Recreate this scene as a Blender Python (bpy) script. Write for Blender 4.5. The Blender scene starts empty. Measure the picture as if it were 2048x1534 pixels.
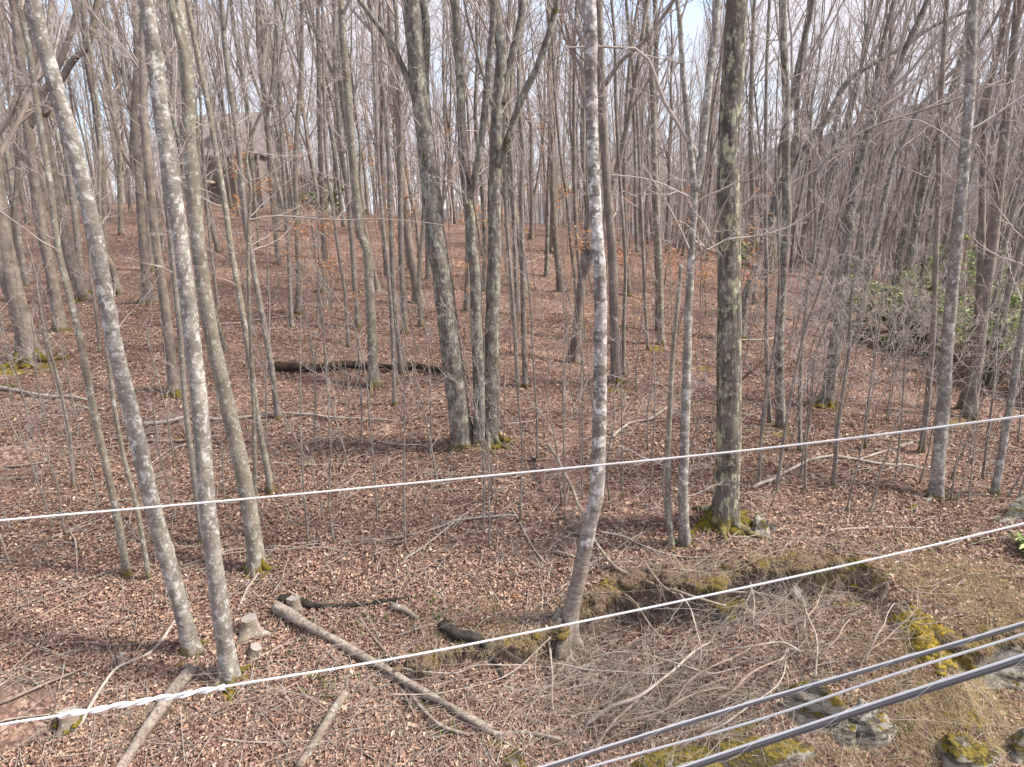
import bpy, math, random
import numpy as np
from mathutils import Matrix, Vector

# ------------------------------------------------------------------ camera
sc = bpy.context.scene
FPX, CX, CY = 1400.0, 1024.0, 767.0
up_c = -np.array([340.0, -6400.0, -FPX]); up_c /= np.linalg.norm(up_c)
fw_c = np.array([0, 0, -1.0])
yw = fw_c - fw_c.dot(up_c) * up_c; yw /= np.linalg.norm(yw)
xw = np.cross(yw, up_c)
ROT = np.array([xw, yw, up_c])                     # camera vector -> world vector
CAM = np.array([0.0, 0.0, 6.0])
cam_d = bpy.data.cameras.new('camera'); cam = bpy.data.objects.new('camera', cam_d)
sc.collection.objects.link(cam)
m4 = Matrix(ROT.tolist()).to_4x4(); m4.translation = Vector(CAM.tolist()); cam.matrix_world = m4
cam_d.sensor_width = 36; cam_d.lens = FPX / 2048 * 36
cam_d.clip_start = 0.05; cam_d.clip_end = 6000
sc.camera = cam

# ------------------------------------------------------------------ light
SUN_EL, SUN_AZ = math.radians(46), math.radians(98)     # azimuth from +Y towards +X
w = bpy.data.worlds.new('World'); sc.world = w; w.use_nodes = True
nt = w.node_tree; nt.nodes.clear()
def wn(t, **k):
    n = nt.nodes.new(t)
    for a, b in k.items(): setattr(n, a, b)
    return n
sky = wn('ShaderNodeTexSky', sky_type='NISHITA', sun_disc=False)
sky.sun_elevation = SUN_EL; sky.sun_rotation = SUN_AZ; sky.air_density = 1.0; sky.dust_density = 1.5
tc = wn('ShaderNodeTexCoord'); mp = wn('ShaderNodeMapping'); mp.inputs['Scale'].default_value = (1, 1, 2.6)
nz = wn('ShaderNodeTexNoise'); nz.inputs['Scale'].default_value = 3.6; nz.inputs['Detail'].default_value = 8; nz.inputs['Roughness'].default_value = .56
rp = wn('ShaderNodeValToRGB'); rp.color_ramp.elements[0].position = .32; rp.color_ramp.elements[1].position = .56
mx = wn('ShaderNodeMix', data_type='RGBA'); mx.inputs[7].default_value = (2.55, 2.5, 2.75, 1)
bg = wn('ShaderNodeBackground'); bg.inputs[1].default_value = .14
ow = wn('ShaderNodeOutputWorld')
L = nt.links.new
L(tc.outputs['Generated'], mp.inputs[0]); L(mp.outputs[0], nz.inputs[0]); L(nz.outputs[0], rp.inputs[0])
L(rp.outputs[0], mx.inputs[0]); L(sky.outputs[0], mx.inputs[6]); L(mx.outputs[2], bg.inputs[0]); L(bg.outputs[0], ow.inputs[0])
sd = bpy.data.lights.new('sun', 'SUN'); sd.energy = 2.9; sd.angle = math.radians(10); sd.color = (1, .93, .83)
so = bpy.data.objects.new('sun', sd); sc.collection.objects.link(so)
sv = Vector((math.sin(SUN_AZ) * math.cos(SUN_EL), math.cos(SUN_AZ) * math.cos(SUN_EL), math.sin(SUN_EL)))
so.rotation_euler = sv.to_track_quat('Z', 'Y').to_euler(); so.location = (20, 0, 40)
sc.view_settings.view_transform = 'Standard'; sc.view_settings.look = 'None'
sc.view_settings.exposure = 1.42; sc.view_settings.gamma = 1
sc.cycles.max_bounces = 6; sc.cycles.diffuse_bounces = 3; sc.cycles.transparent_max_bounces = 4
sc.cycles.use_denoising = True

# ------------------------------------------------------------------ pixel <-> world
def ray(px, py):
    d = ROT @ np.array([px - CX, -(py - CY), -FPX]); return d / d[1]      # per metre of +Y
def at(px, py, Y): return CAM + ray(px, py) * Y
def proj(p):
    c = ROT.T @ (np.asarray(p, float) - CAM); return CX + FPX * c[0] / -c[2], CY - FPX * c[1] / -c[2], -c[2]

# ------------------------------------------------------------------ terrain
CP = [(-300,1534,6.4),(0,1534,6.5),(500,1534,6.6),(1000,1534,6.5),(1400,1534,6.4),(1750,1534,6.3),(2048,1534,6.2),(2400,1534,6.1),
 (-200,1350,7.3),(100,1350,7.4),(460,1350,7.5),(800,1350,7.5),(1130,1310,7.6),(1450,1330,7.1),(1800,1330,7.0),(2048,1330,7.0),(2350,1330,7.0),
 (-200,1130,9.3),(100,1150,9.2),(515,1130,9.3),(900,1100,9.4),(1250,1120,9.0),(1460,1045,9.5),(1700,1100,8.9),(1950,1060,9.3),(2300,1060,9.2),
 (-200,930,12.2),(100,930,12.2),(540,985,11.4),(940,895,12.4),(1250,900,12),(1550,930,11.5),(1875,1000,10.4),(2100,950,11.6),(2400,950,11.5),
 (-150,720,17.5),(60,722,17),(350,790,15),(748,772,15.6),(1040,770,15.6),(1233,765,15.6),(1560,860,13.2),(1655,805,14.6),(1938,835,14.4),(2300,830,14.5),
 (-150,600,23.5),(170,600,22.5),(582,655,19.5),(645,585,24),(940,620,22),(1160,672,20),(1320,690,19),(1500,650,21.5),(1750,690,21),(1980,700,21),(2400,680,21),
 (-100,500,32),(150,500,31),(450,500,31),(700,500,32),(950,510,33),(1110,505,34),(1300,520,33),(1500,560,32),(1700,590,32),(1950,610,32),(2400,590,32),
 (-100,410,50),(150,410,48),(450,415,48),(700,430,50),(950,445,52),(1150,455,54),(1350,485,53),(1550,525,52),(1750,555,52),(2000,565,52),(2400,560,52),
 (0,440,75),(400,430,75),(800,440,80),(1100,460,80),(1400,500,80),(1800,540,80),(2400,545,80)]
cpw = np.array([at(*c) for c in CP])
def uv(x, y):
    y = np.clip(y, 5.2, 78.0); return np.stack([np.clip(x / (y + 3), -1.15, 1.15) * 2.2, np.log(y + 2) * 1.5], -1)
def tps(a, b):
    r2 = ((a[:, None, :] - b[None]) ** 2).sum(-1); return r2 * np.log(r2 + 1e-9) * .5
_A = uv(cpw[:, 0], cpw[:, 1]); _n = len(_A)
_K = tps(_A, _A) + np.eye(_n) * .02; _P = np.hstack([np.ones((_n, 1)), _A])
_M = np.block([[_K, _P], [_P.T, np.zeros((3, 3))]])
_W = np.linalg.solve(_M, np.concatenate([cpw[:, 2], np.zeros(3)]))
def vnoise(x, y, s, seed=0):
    x = x * s + seed * 17.3; y = y * s + seed * 9.7
    xi = np.floor(x); yi = np.floor(y); fx = x - xi; fy = y - yi
    fx = fx * fx * (3 - 2 * fx); fy = fy * fy * (3 - 2 * fy)
    def h(a, b):
        v = np.sin(a * 127.1 + b * 311.7 + seed * 74.7) * 43758.5453; return v - np.floor(v)
    return (h(xi, yi) * (1 - fx) + h(xi + 1, yi) * fx) * (1 - fy) + (h(xi, yi + 1) * (1 - fx) + h(xi + 1, yi + 1) * fx) * fy - .5
def base_ground(x, y):
    x = np.atleast_1d(np.asarray(x, float)); y = np.atleast_1d(np.asarray(y, float))
    out = np.empty(len(x))
    for i in range(0, len(x), 20000):
        q = uv(x[i:i+20000], y[i:i+20000]); out[i:i+20000] = tps(q, _A) @ _W[:_n] + _W[_n] + q @ _W[_n+1:]
    return out
# ledge of the undercut bank: world X -> world Y of its lip, and the depth of the drop below it
def _gb(px, py):
    lo, hi = 3.0, 78.0
    r = ray(px, py)
    ys = np.concatenate([np.arange(4, 20, .1), np.arange(20, 90, .5)])
    p = CAM + r[None] * ys[:, None]; g = base_ground(p[:, 0], p[:, 1])
    k = np.where(p[:, 2] <= g)[0]
    if not len(k): return p[-1]
    return p[k[0]]
LIP = np.array([_gb(*q) for q in [(700,1310),(850,1330),(1000,1300),(1090,1290),(1180,1220),(1230,1178),(1300,1172),(1380,1180),(1450,1172),(1560,1140),(1640,1138),(1720,1140),(1760,1150),(1850,1240),(1900,1290),(1960,1290),(2048,1270),(2250,1250)]])
LIPD = np.array([0,.16,.14,.34,.5,.56,.56,.52,.46,.5,.52,.44,.05,.02,.25,.42,.42,.4])
def ground(x, y):
    x = np.atleast_1d(np.asarray(x, float)); y = np.atleast_1d(np.asarray(y, float))
    z = base_ground(x, y)
    ly = np.interp(x, LIP[:, 0], LIP[:, 1]) + .16 * vnoise(x, x * 0, 2.3, 5) + .1 * vnoise(x, x * 0, 7, 6)
    ld = np.interp(x, LIP[:, 0], LIPD, left=0)
    d = ly - y
    s = np.clip(d / .09, 0, 1); s = s * s * (3 - 2 * s)
    z = z - ld * s * np.exp(-np.clip(d, 0, 9) / .95)
    z = z + ld * .22 * np.exp(-(d + .12) ** 2 / .06)
    far = np.clip(y / 30, .0, 1)
    z = z + .30 * vnoise(x, y, .35, 1) * far + .11 * vnoise(x, y, 1.1, 2) + .05 * vnoise(x, y, 3.1, 3) + .022 * vnoise(x, y, 9, 4)
    z = z - np.clip(y - 78, 0, 400) * .035
    return z
def gz(x, y): return float(ground(x, y)[0])
def G(px, py):
    r = ray(px, py)
    ys = np.concatenate([np.arange(4, 20, .05), np.arange(20, 110, .3)])
    p = CAM + r[None] * ys[:, None]; g = ground(p[:, 0], p[:, 1])
    k = np.where(p[:, 2] <= g)[0]
    if not len(k): return np.array([*p[-1, :2], gz(p[-1, 0], p[-1, 1])])
    q = p[k[0]]; return np.array([q[0], q[1], gz(q[0], q[1])])

# ------------------------------------------------------------------ mesh helpers
rng = np.random.default_rng(7); random.seed(7)
def link(o): sc.collection.objects.link(o); return o
def mk(name, V, F, mat, parent=None, smooth=True, loc=None, tri=False):
    V = np.asarray(V, np.float32).reshape(-1, 3); F = np.asarray(F, np.int32)
    k = F.shape[1]; me = bpy.data.meshes.new(name)
    me.vertices.add(len(V)); me.vertices.foreach_set('co', V.ravel())
    me.loops.add(F.size); me.loops.foreach_set('vertex_index', F.ravel())
    me.polygons.add(len(F)); me.polygons.foreach_set('loop_start', np.arange(0, F.size, k, dtype=np.int32))
    me.polygons.foreach_set('use_smooth', np.full(len(F), smooth))
    me.update(calc_edges=True); me.materials.append(mat)
    o = link(bpy.data.objects.new(name, me))
    if loc is not None: o.location = loc
    if parent is not None: o.parent = parent
    return o
def tag(o, label, cat, group=None, kind=None):
    if label: o['label'] = label
    if cat: o['category'] = cat
    if group: o['group'] = group
    if kind: o['kind'] = kind
    return o
def thing(name, label, cat, loc, group=None):
    o = link(bpy.data.objects.new(name, None)); o.empty_display_size = .2; o.location = [float(c) for c in loc]
    return tag(o, label, cat, group)
def nrm(v): return v / (np.linalg.norm(v, axis=-1, keepdims=True) + 1e-12)
def tubes(P, R, S=3, cap=False, rough=0, flare=None):
    P = np.asarray(P, float); R = np.asarray(R, float)
    if P.ndim == 2: P = P[None]; R = R[None]
    N, K, _ = P.shape
    T = nrm(np.gradient(P, axis=1)); mean = nrm(P[:, -1] - P[:, 0])
    ref = np.where(np.abs(mean[:, 2:3]) > .75, np.array([[1., 0, 0]]), np.array([[0, 0, 1.]]))[:, None, :]
    U = nrm(np.cross(T, np.broadcast_to(ref, T.shape))); W = np.cross(T, U)
    a = np.linspace(0, 2 * math.pi, S, endpoint=False)
    RR = np.repeat(R[:, :, None], S, 2)
    if rough:
        s = np.cumsum(np.concatenate([np.zeros((N, 1)), np.linalg.norm(np.diff(P, axis=1), axis=-1)], 1), 1)
        A, SS = np.broadcast_arrays(a[None, None, :], s[:, :, None])
        q = rng.uniform(0, 50)
        n = vnoise(np.cos(A) * 1.3 + q, SS * 3.0 + np.sin(A) * 1.3, 1.0, 11) + .55 * vnoise(np.cos(A) * 2.6 + q, SS * 9.0 + np.sin(A) * 2.6, 1.0, 12)
        RR = RR * (1 + rough * n)
    if flare is not None:
        amp, ln, lob, off = flare
        s = np.cumsum(np.concatenate([np.zeros((N, 1)), np.linalg.norm(np.diff(P, axis=1), axis=-1)], 1), 1)[:, :, None] - off
        lobes = .45 + .55 * np.cos(a * lob + 1.3)[None, None, :] + .3 * np.cos(a * (lob + 2) + 4)[None, None, :]
        RR = RR * (1 + amp * np.exp(-np.clip(s, 0, 9) / ln) * np.clip(lobes, -.1, 1.3))
    if cap:
        e = np.zeros((N, 1, S)) + 1e-4
        RR = np.concatenate([e, RR, e], 1)
        P = np.concatenate([P[:, :1], P, P[:, -1:]], 1); U = np.concatenate([U[:, :1], U, U[:, -1:]], 1); W = np.concatenate([W[:, :1], W, W[:, -1:]], 1)
        K += 2
    V = P[:, :, None, :] + RR[..., None] * (np.cos(a)[None, None, :, None] * U[:, :, None, :] + np.sin(a)[None, None, :, None] * W[:, :, None, :])
    idx = np.arange(N * K * S).reshape(N, K, S); nx = np.roll(idx, -1, 2)
    F = np.stack([idx[:, :-1], nx[:, :-1], nx[:, 1:], idx[:, 1:]], -1).reshape(-1, 4)
    return V.reshape(-1, 3), F
def cat(parts):
    Vs, Fs, n = [], [], 0
    for V, F in parts:
        if len(V) == 0: continue
        Vs.append(V); Fs.append(F + n); n += len(V)
    return np.concatenate(Vs), np.concatenate(Fs)
def smooth_path(P, R, ds):
    """Catmull-Rom resample of a polyline with radii."""
    P = np.asarray(P, float); R = np.asarray(R, float)
    Q = np.vstack([2 * P[0] - P[1], P, 2 * P[-1] - P[-2]]); r = np.concatenate([[R[0]], R, [R[-1]]])
    oP, oR = [], []
    for i in range(1, len(Q) - 2):
        n = max(1, int(np.linalg.norm(Q[i+1] - Q[i]) / ds)); t = np.linspace(0, 1, n, endpoint=False)[:, None]
        a, b, c, d = Q[i-1], Q[i], Q[i+1], Q[i+2]
        oP.append(.5 * ((2*b) + (c-a)*t + (2*a-5*b+4*c-d)*t*t + (-a+3*b-3*c+d)*t**3)); oR.append(r[i] + (r[i+1]-r[i]) * t[:, 0])
    oP.append(P[-1:]); oR.append(R[-1:])
    return np.concatenate(oP), np.concatenate(oR)
def grow(S0, D, Ln, Rd, K, wob, upb, taper=.25):
    N = len(S0); P = np.empty((N, K, 3)); P[:, 0] = S0; d = nrm(D)
    st = (Ln / (K - 1))[:, None]
    for k in range(1, K):
        d = nrm(d + wob * rng.standard_normal((N, 3)) + np.array([0, 0, upb])); P[:, k] = P[:, k-1] + d * st
    return P, Rd[:, None] * np.linspace(1, taper, K)[None]
def spawn(P, R, n, t0, a0, a1, lr, K, wob, upb, rr=.55, t1=.98, rmin=.0, flat=0):
    N, KK, _ = P.shape; i = np.repeat(np.arange(N), n); t = rng.uniform(t0, t1, N * n)
    f = t * (KK - 1); k = np.minimum(f.astype(int), KK - 2); f = (f - k)[:, None]
    S0 = P[i, k] * (1 - f) + P[i, k+1] * f; T = nrm(P[i, k+1] - P[i, k])
    rad = R[i, k] * (1 - f[:, 0]) + R[i, k+1] * f[:, 0]
    pr = rng.standard_normal((len(i), 3)); pr[:, 2] *= (1 - flat); pr = nrm(pr - (pr * T).sum(1, keepdims=True) * T)
    a = rng.uniform(a0, a1, len(i))[:, None]
    Ln = np.linalg.norm(np.diff(P, axis=1), axis=-1).sum(1)[i] * lr * (1.15 - t) * rng.uniform(.55, 1.25, len(i))
    return grow(S0, np.cos(a) * T + np.sin(a) * pr, Ln, np.maximum(rad * rr, rmin), K, wob, upb)

# ------------------------------------------------------------------ materials
class NT:
    def __init__(s, name):
        s.m = bpy.data.materials.new(name); s.m.use_nodes = True; s.t = s.m.node_tree; s.t.nodes.clear()
        s.out = s.n('ShaderNodeOutputMaterial'); s.b = s.n('ShaderNodeBsdfPrincipled'); s.l(s.b.outputs[0], s.out.inputs[0])
        s.b.inputs['Roughness'].default_value = .85; s.b.inputs['Specular IOR Level'].default_value = .25
        s.co = s.n('ShaderNodeTexCoord').outputs['Object']
    def n(s, t, **k):
        x = s.t.nodes.new(t)
        for a, b in k.items(): setattr(x, a, b)
        return x
    def l(s, a, b): s.t.links.new(a, b)
    def map(s, sc_, co=None, loc=(0, 0, 0)):
        x = s.n('ShaderNodeMapping'); x.inputs['Scale'].default_value = sc_; x.inputs['Location'].default_value = loc; s.l(co or s.co, x.inputs[0]); return x.outputs[0]
    def noise(s, scale, detail=4, rough=.55, co=None, dist=0):
        x = s.n('ShaderNodeTexNoise'); x.inputs['Scale'].default_value = scale; x.inputs['Detail'].default_value = detail
        x.inputs['Roughness'].default_value = rough; x.inputs['Distortion'].default_value = dist; s.l(co or s.co, x.inputs['Vector']); return x.outputs[0]
    def ramp(s, v, stops, interp='LINEAR'):
        x = s.n('ShaderNodeValToRGB'); r = x.color_ramp; r.interpolation = interp
        while len(r.elements) < len(stops): r.elements.new(.5)
        for e, (p, c) in zip(r.elements, stops):
            e.position = p; e.color = (c, c, c, 1) if not isinstance(c, tuple) else (*c, 1)
        s.l(v, x.inputs[0]); return x.outputs[0]
    def mix(s, f, a, b, blend='MIX'):
        x = s.n('ShaderNodeMix', data_type='RGBA', blend_type=blend)
        for v, i in ((f, 0), (a, 6), (b, 7)):
            if isinstance(v, (int, float)): x.inputs[i].default_value = v
            elif isinstance(v, tuple): x.inputs[i].default_value = (*v, 1)
            else: s.l(v, x.inputs[i])
        return x.outputs[2]
    def math(s, op, a, b=0, c=None):
        x = s.n('ShaderNodeMath', operation=op)
        for v, i in ((a, 0), (b, 1), (c, 2)):
            if v is None: continue
            if isinstance(v, (int, float)): x.inputs[i].default_value = v
            else: s.l(v, x.inputs[i])
        return x.outputs[0]
    def bump(s, h, st, dist=.02):
        x = s.n('ShaderNodeBump'); x.inputs['Strength'].default_value = st; x.inputs['Distance'].default_value = dist
        s.l(h, x.inputs['Height']); s.l(x.outputs[0], s.b.inputs['Normal'])
    def col(s, c, rough=None):
        if isinstance(c, tuple): s.b.inputs['Base Color'].default_value = (*c, 1)
        else: s.l(c, s.b.inputs['Base Color'])
        if rough is not None: s.b.inputs['Roughness'].default_value = rough
        return s.m
def bark(name, base, dark, lich, cover, spot, band, furrow, moss, blotch=0, green=None, mossy=0):
    """cover: lichen patches 0..1, spot: small pale dots, band: cross bands, furrow: vertical cracks, moss: height of the mossy foot"""
    s = NT(name); oi = s.n('ShaderNodeObjectInfo').outputs['Random']
    off = s.n('ShaderNodeVectorMath', operation='ADD'); s.l(s.co, off.inputs[0])
    cmb = s.n('ShaderNodeCombineXYZ'); s.l(s.math('MULTIPLY', oi, 40.), cmb.inputs[0]); s.l(s.math('MULTIPLY', oi, 17.), cmb.inputs[2]); s.l(cmb.outputs[0], off.inputs[1])
    co = off.outputs[0]
    n1 = s.noise(4, 6, .6, co); c = s.mix(s.ramp(n1, [(.36, 0.), (.62, 1.)]), tuple(x * .8 for x in dark), base)
    lo = tuple(x * .62 for x in base)
    nb = s.noise(9, 6, .65, s.map((1, 1, band), co)); c = s.mix(s.ramp(nb, [(.47, 0.), (.60, .85)]), c, lo)
    nf = s.noise(16, 5, .6, s.map((1, 1, .13), co)); fur = s.ramp(nf, [(.38, 1.), (.5, 0.)])
    c = s.mix(s.math('MULTIPLY', fur, furrow), c, tuple(x * .5 for x in dark))
    nl = s.noise(13, 8, .68, s.map((1, 1, .8), co)); th = .60 - .11 * cover
    c = s.mix(s.math('MULTIPLY', s.ramp(nl, [(th, 0.), (th + .07, 1.)]), .8), c, lich)
    if green:
        ng = s.noise(10.0, 9, .75, s.map((1, 1, .45), co, (3, 5, 7))); c = s.mix(s.ramp(ng, [(.525, 0.), (.565, .85)]), c, green)
    vo = s.n('ShaderNodeTexVoronoi', feature='F1'); vo.inputs['Scale'].default_value = 24; s.l(s.map((1, 1, .8), co), vo.inputs['Vector'])
    n5 = s.noise(30, 3, .6, co)
    sp = s.ramp(s.math('ADD', vo.outputs['Distance'], s.math('MULTIPLY', s.noise(9, 5, .7, co), .75)), [(.40 + .17 * spot, 1.), (.47 + .17 * spot, 0.)])
    c = s.mix(s.math('MULTIPLY', sp, .7 if spot > 0 else 0), c, tuple(min(.62, x * 1.12) for x in lich))
    nm = s.noise(6, 5, .6, co); sx = s.n('ShaderNodeSeparateXYZ'); s.l(s.co, sx.inputs[0])
    mm = s.math('SUBTRACT', s.math('ADD', s.math('MULTIPLY', nm, 1.3), -.1), s.math('DIVIDE', sx.outputs[2], max(moss * 2.2, .01)))
    c = s.mix(s.ramp(mm, [(.34, 0.), (.48, .85)]), c, s.mix(s.ramp(s.noise(45, 4), [(.35, 0.), (.65, 1.)]), (.055, .045, .012), (.19, .145, .022)))
    if mossy:
        m2 = s.noise(4.5, 8, .7, s.map((1, 1, .6), co, (9, 2, 1))); c = s.mix(s.ramp(m2, [(.68 - .12 * mossy, 0.), (.71 - .12 * mossy, .92)]), c, (.075, .062, .018))
    if blotch:
        nk = s.noise(5.5, 9, .72, s.map((1, 1, 1.5), co, (2, 7, 4))); c = s.mix(s.ramp(nk, [(.515, 0.), (.55, blotch)]), c, tuple(x * .72 for x in dark))
    if name == 'bark_whitish':
        fb = s.math('SUBTRACT', s.math('MULTIPLY', s.noise(3.5, 7, .65, s.map((1, 1, .7), co)), 2.2), s.math('MULTIPLY', sx.outputs[2], .48)); c = s.mix(s.ramp(fb, [(.25, 0.), (.55, .85)]), c, s.mix(s.ramp(nb, [(.42, 0.), (.58, 1.)]), (.15, .12, .095), (.29, .245, .21)))
    h = s.math('ADD', s.math('MULTIPLY', nf, furrow * 1.5), s.math('ADD', s.math('MULTIPLY', nb, .5), s.math('MULTIPLY', s.noise(60, 3, .6, co), .35)))
    s.bump(h, .55, .02)
    return s.col(c, .9)
GREYG = (.36, .36, .29)
M = {}
M['pale'] = bark('bark_pale_smooth', (.33, .30, .265), (.20, .175, .15), (.50, .49, .46), .72, .8, 3.2, .12, .25, .7, None, .22)
M['white'] = bark('bark_whitish', (.42, .385, .36), (.17, .14, .115), (.66, .65, .635), .78, .1, 3.6, .1, .12, .85)
M['spot'] = bark('bark_olive_spotted', (.285, .255, .205), (.20, .17, .13), (.44, .44, .40), .45, .7, 2.0, .12, .28, 0)
M['fur'] = bark('bark_furrowed_lichen', (.25, .215, .185), (.13, .11, .095), (.36, .37, .32), .5, .25, 1.2, .6, .30, .5, GREYG, .75)
M['big'] = bark('bark_furrowed_yellow_lichen', (.21, .18, .155), (.11, .095, .08), (.30, .30, .26), .28, 0, .8, .85, .38, .4, (.41, .41, .27), .6)
M['grey'] = bark('bark_grey', (.29, .255, .22), (.19, .16, .14), (.40, .395, .365), .42, .5, 2.2, .3, .22, .2)
M['brown'] = bark('bark_brown', (.31, .26, .22), (.19, .155, .13), (.31, .30, .26), .22, .25, 1.6, .5, .25, .25)
def twigm(name, a, b, rough=.8):
    s = NT(name); return s.col(s.mix(s.noise(3, 3), a, b), rough)
M['twig'] = twigm('twig_grey_pink', (.31, .26, .235), (.46, .40, .37))
M['twigdark'] = twigm('twig_brown', (.26, .21, .185), (.40, .335, .30))
M['twigpale'] = twigm('twig_pale', (.26, .21, .175), (.42, .37, .32))
# deadwood
def wood(name, a, b, c2, dots=0, furrow=.5):
    s = NT(name); n = s.noise(6, 8, .7); n2 = s.noise(26, 6, .65); c = s.mix(s.ramp(n, [(.40, 0.), (.60, 1.)]), a, b)
    c = s.mix(s.ramp(n2, [(.5, 0.), (.62, furrow)]), c, c2)
    if dots: c = s.mix(s.ramp(s.noise(14, 3, .7), [(.60, 0.), (.65, .9)]), c, (.45, .45, .42))
    s.bump(n2, .6, .01); return s.col(c, .9)
M['log'] = wood('weathered_grey_wood', (.20, .165, .135), (.35, .30, .255), (.11, .085, .07), 0, .85)
M['logbrown'] = wood('brown_bark_log', (.20, .16, .125), (.30, .25, .20), (.12, .095, .075), 1)
M['char'] = wood('blackened_rotten_wood', (.012, .011, .010), (.045, .038, .033), (.10, .075, .05), 0, .4)
M['rot'] = wood('dark_rotting_bark', (.03, .022, .017), (.09, .06, .042), (.025, .02, .018), 0, .8)
M['stick'] = wood('dry_stick_wood', (.31, .26, .215), (.45, .40, .35), (.22, .175, .145))
M['stickbrown'] = wood('brown_stick_wood', (.22, .165, .13), (.34, .27, .22), (.14, .10, .08))
M['cutwood'] = wood('cut_wood_face', (.27, .24, .215), (.36, .32, .29), (.17, .14, .12))
M['orangewood'] = wood('orange_rotten_wood', (.30, .15, .07), (.20, .09, .04), (.10, .05, .03))
def mossmat():
    s = NT('moss'); n = s.noise(14, 5, .6); n2 = s.noise(70, 3); c = s.mix(s.ramp(n, [(.35, 0.), (.65, 1.)]), (.07, .058, .012), (.25, .185, .02))
    c = s.mix(s.ramp(n2, [(.45, 0.), (.65, .6)]), c, (.09, .09, .02)); s.bump(s.math('ADD', n2, n), 1.0, .03); return s.col(c, .95)
M['moss'] = mossmat()
def goldmoss():
    s = NT('golden_moss'); s.bump(s.noise(60, 4), 1, .02); return s.col(s.mix(s.ramp(s.noise(12, 6, .65), [(.38, 0.), (.62, 1.)]), (.14, .105, .014), (.38, .27, .03)), .95)
M['gold'] = goldmoss()
def rockmat(name, a, b, mossf):
    s = NT(name); n = s.noise(3.5, 8, .65); n2 = s.noise(18, 6, .65); c = s.mix(s.ramp(n, [(.32, 0.), (.66, 1.)]), a, b)
    c = s.mix(s.ramp(s.noise(5, 5, .6, s.map((1, 1, 3), None, (4, 4, 4))), [(.58, 0.), (.63, .6)]), c, (.10, .09, .075))
    c = s.mix(s.ramp(n2, [(.56, 0.), (.62, .5)]), c, (.42, .43, .38))
    g = s.n('ShaderNodeNewGeometry'); sx = s.n('ShaderNodeSeparateXYZ'); s.l(g.outputs['Normal'], sx.inputs[0])
    f = s.math('ADD', s.math('MULTIPLY', sx.outputs[2], .22), s.noise(2.2, 6, .6, s.map((1, 1, 1), None, (8, 1, 2))))
    c = s.mix(s.ramp(f, [(.74 - mossf * .2, 0.), (.78 - mossf * .2, .95)]), c, s.mix(s.ramp(s.noise(30, 4), [(.35, 0.), (.65, 1.)]), (.06, .05, .012), (.24, .175, .02)))
    cr = s.ramp(s.noise(2.4, 9, .7, s.map((1, 1.4, 4.5), None, (1, 2, 5))), [(.34, 0.), (.46, 1.)]); c = s.mix(cr, (.17, .145, .11), c)
    s.bump(s.math('ADD', s.math('ADD', n, s.math('MULTIPLY', n2, .5)), cr), 1, .07); return s.col(c, .92)
M['rock'] = rockmat('grey_rock', (.21, .19, .155), (.38, .35, .30), .4)
M['rockmoss'] = rockmat('mossy_rock', (.20, .18, .145), (.36, .33, .28), .85)
def leafmat(name, stops, trans=0):
    s = NT(name); g = s.n('ShaderNodeNewGeometry'); c = s.ramp(g.outputs['Random Per Island'], stops); return s.col(c, .75)
M['litter'] = leafmat('fallen_leaves', [(0, (.105, .06, .05)), (.24, (.18, .108, .086)), (.48, (.27, .165, .127)), (.68, (.345, .22, .163)), (.84, (.43, .28, .20)), (.94, (.52, .38, .28)), (1, (.62, .51, .41))])
M['beech'] = leafmat('dry_beech_leaves', [(0, (.42, .17, .06)), (.5, (.55, .26, .11)), (1, (.62, .38, .2))])
M['rhodo'] = leafmat('rhododendron_leaves', [(0, (.10, .16, .03)), (.5, (.22, .30, .07)), (.8, (.36, .44, .15)), (1, (.52, .56, .34))])
M['rhodo'].node_tree.nodes['Principled BSDF'].inputs['Roughness'].default_value = .38
M['rhodo'].node_tree.nodes['Principled BSDF'].inputs['Specular IOR Level'].default_value = .5
M['grass'] = leafmat('dry_grass', [(0, (.30, .22, .12)), (.4, (.46, .35, .20)), (.8, (.60, .48, .30)), (1, (.34, .34, .14))])
M['fern'] = leafmat('green_sprigs', [(0, (.07, .12, .02)), (1, (.20, .26, .05))])

# ------------------------------------------------------------------ ground sheet
def blob(px, py, rx, ry, amt=1.0):
    """soft patch on the ground around the spot seen at px,py: centre, radii in metres"""
    c = G(px, py); return (c[0], c[1], rx, ry, amt)
SOIL = [blob(1060,1110,.9,.55,.8), blob(1130,1060,.8,.5,.7), blob(860,990,.5,.3,.7), blob(120,1370,.7,.35,.9), blob(230,1290,.5,.2,.6), blob(60,1330,.6,.25,.8), blob(120,1090,.8,.5,.55),
        blob(1230,1060,.6,.4,.6), blob(1480,1075,.8,.35,.6), blob(1700,1060,.9,.4,.4), blob(540,1120,.4,.2,.6), blob(960,900,1.2,.4,.7), blob(480,1010,.5,.3,.5),
        blob(340,1100,.35,.2,.5), blob(700,1010,.8,.3,.45), blob(1180,1310,.35,.18,.9), blob(60,1100,.9,.5,.5), blob(1960,1200,1.2,.5,.35), blob(1850,1010,.8,.3,.5), blob(400,900,.6,.4,.3)]
_r = random.Random(3)
SOIL += [blob(_r.uniform(20, 2030), _r.uniform(560, 1180), _r.uniform(.25, .8), _r.uniform(.1, .35), _r.uniform(.35, .7)) for _ in range(46)]
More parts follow.
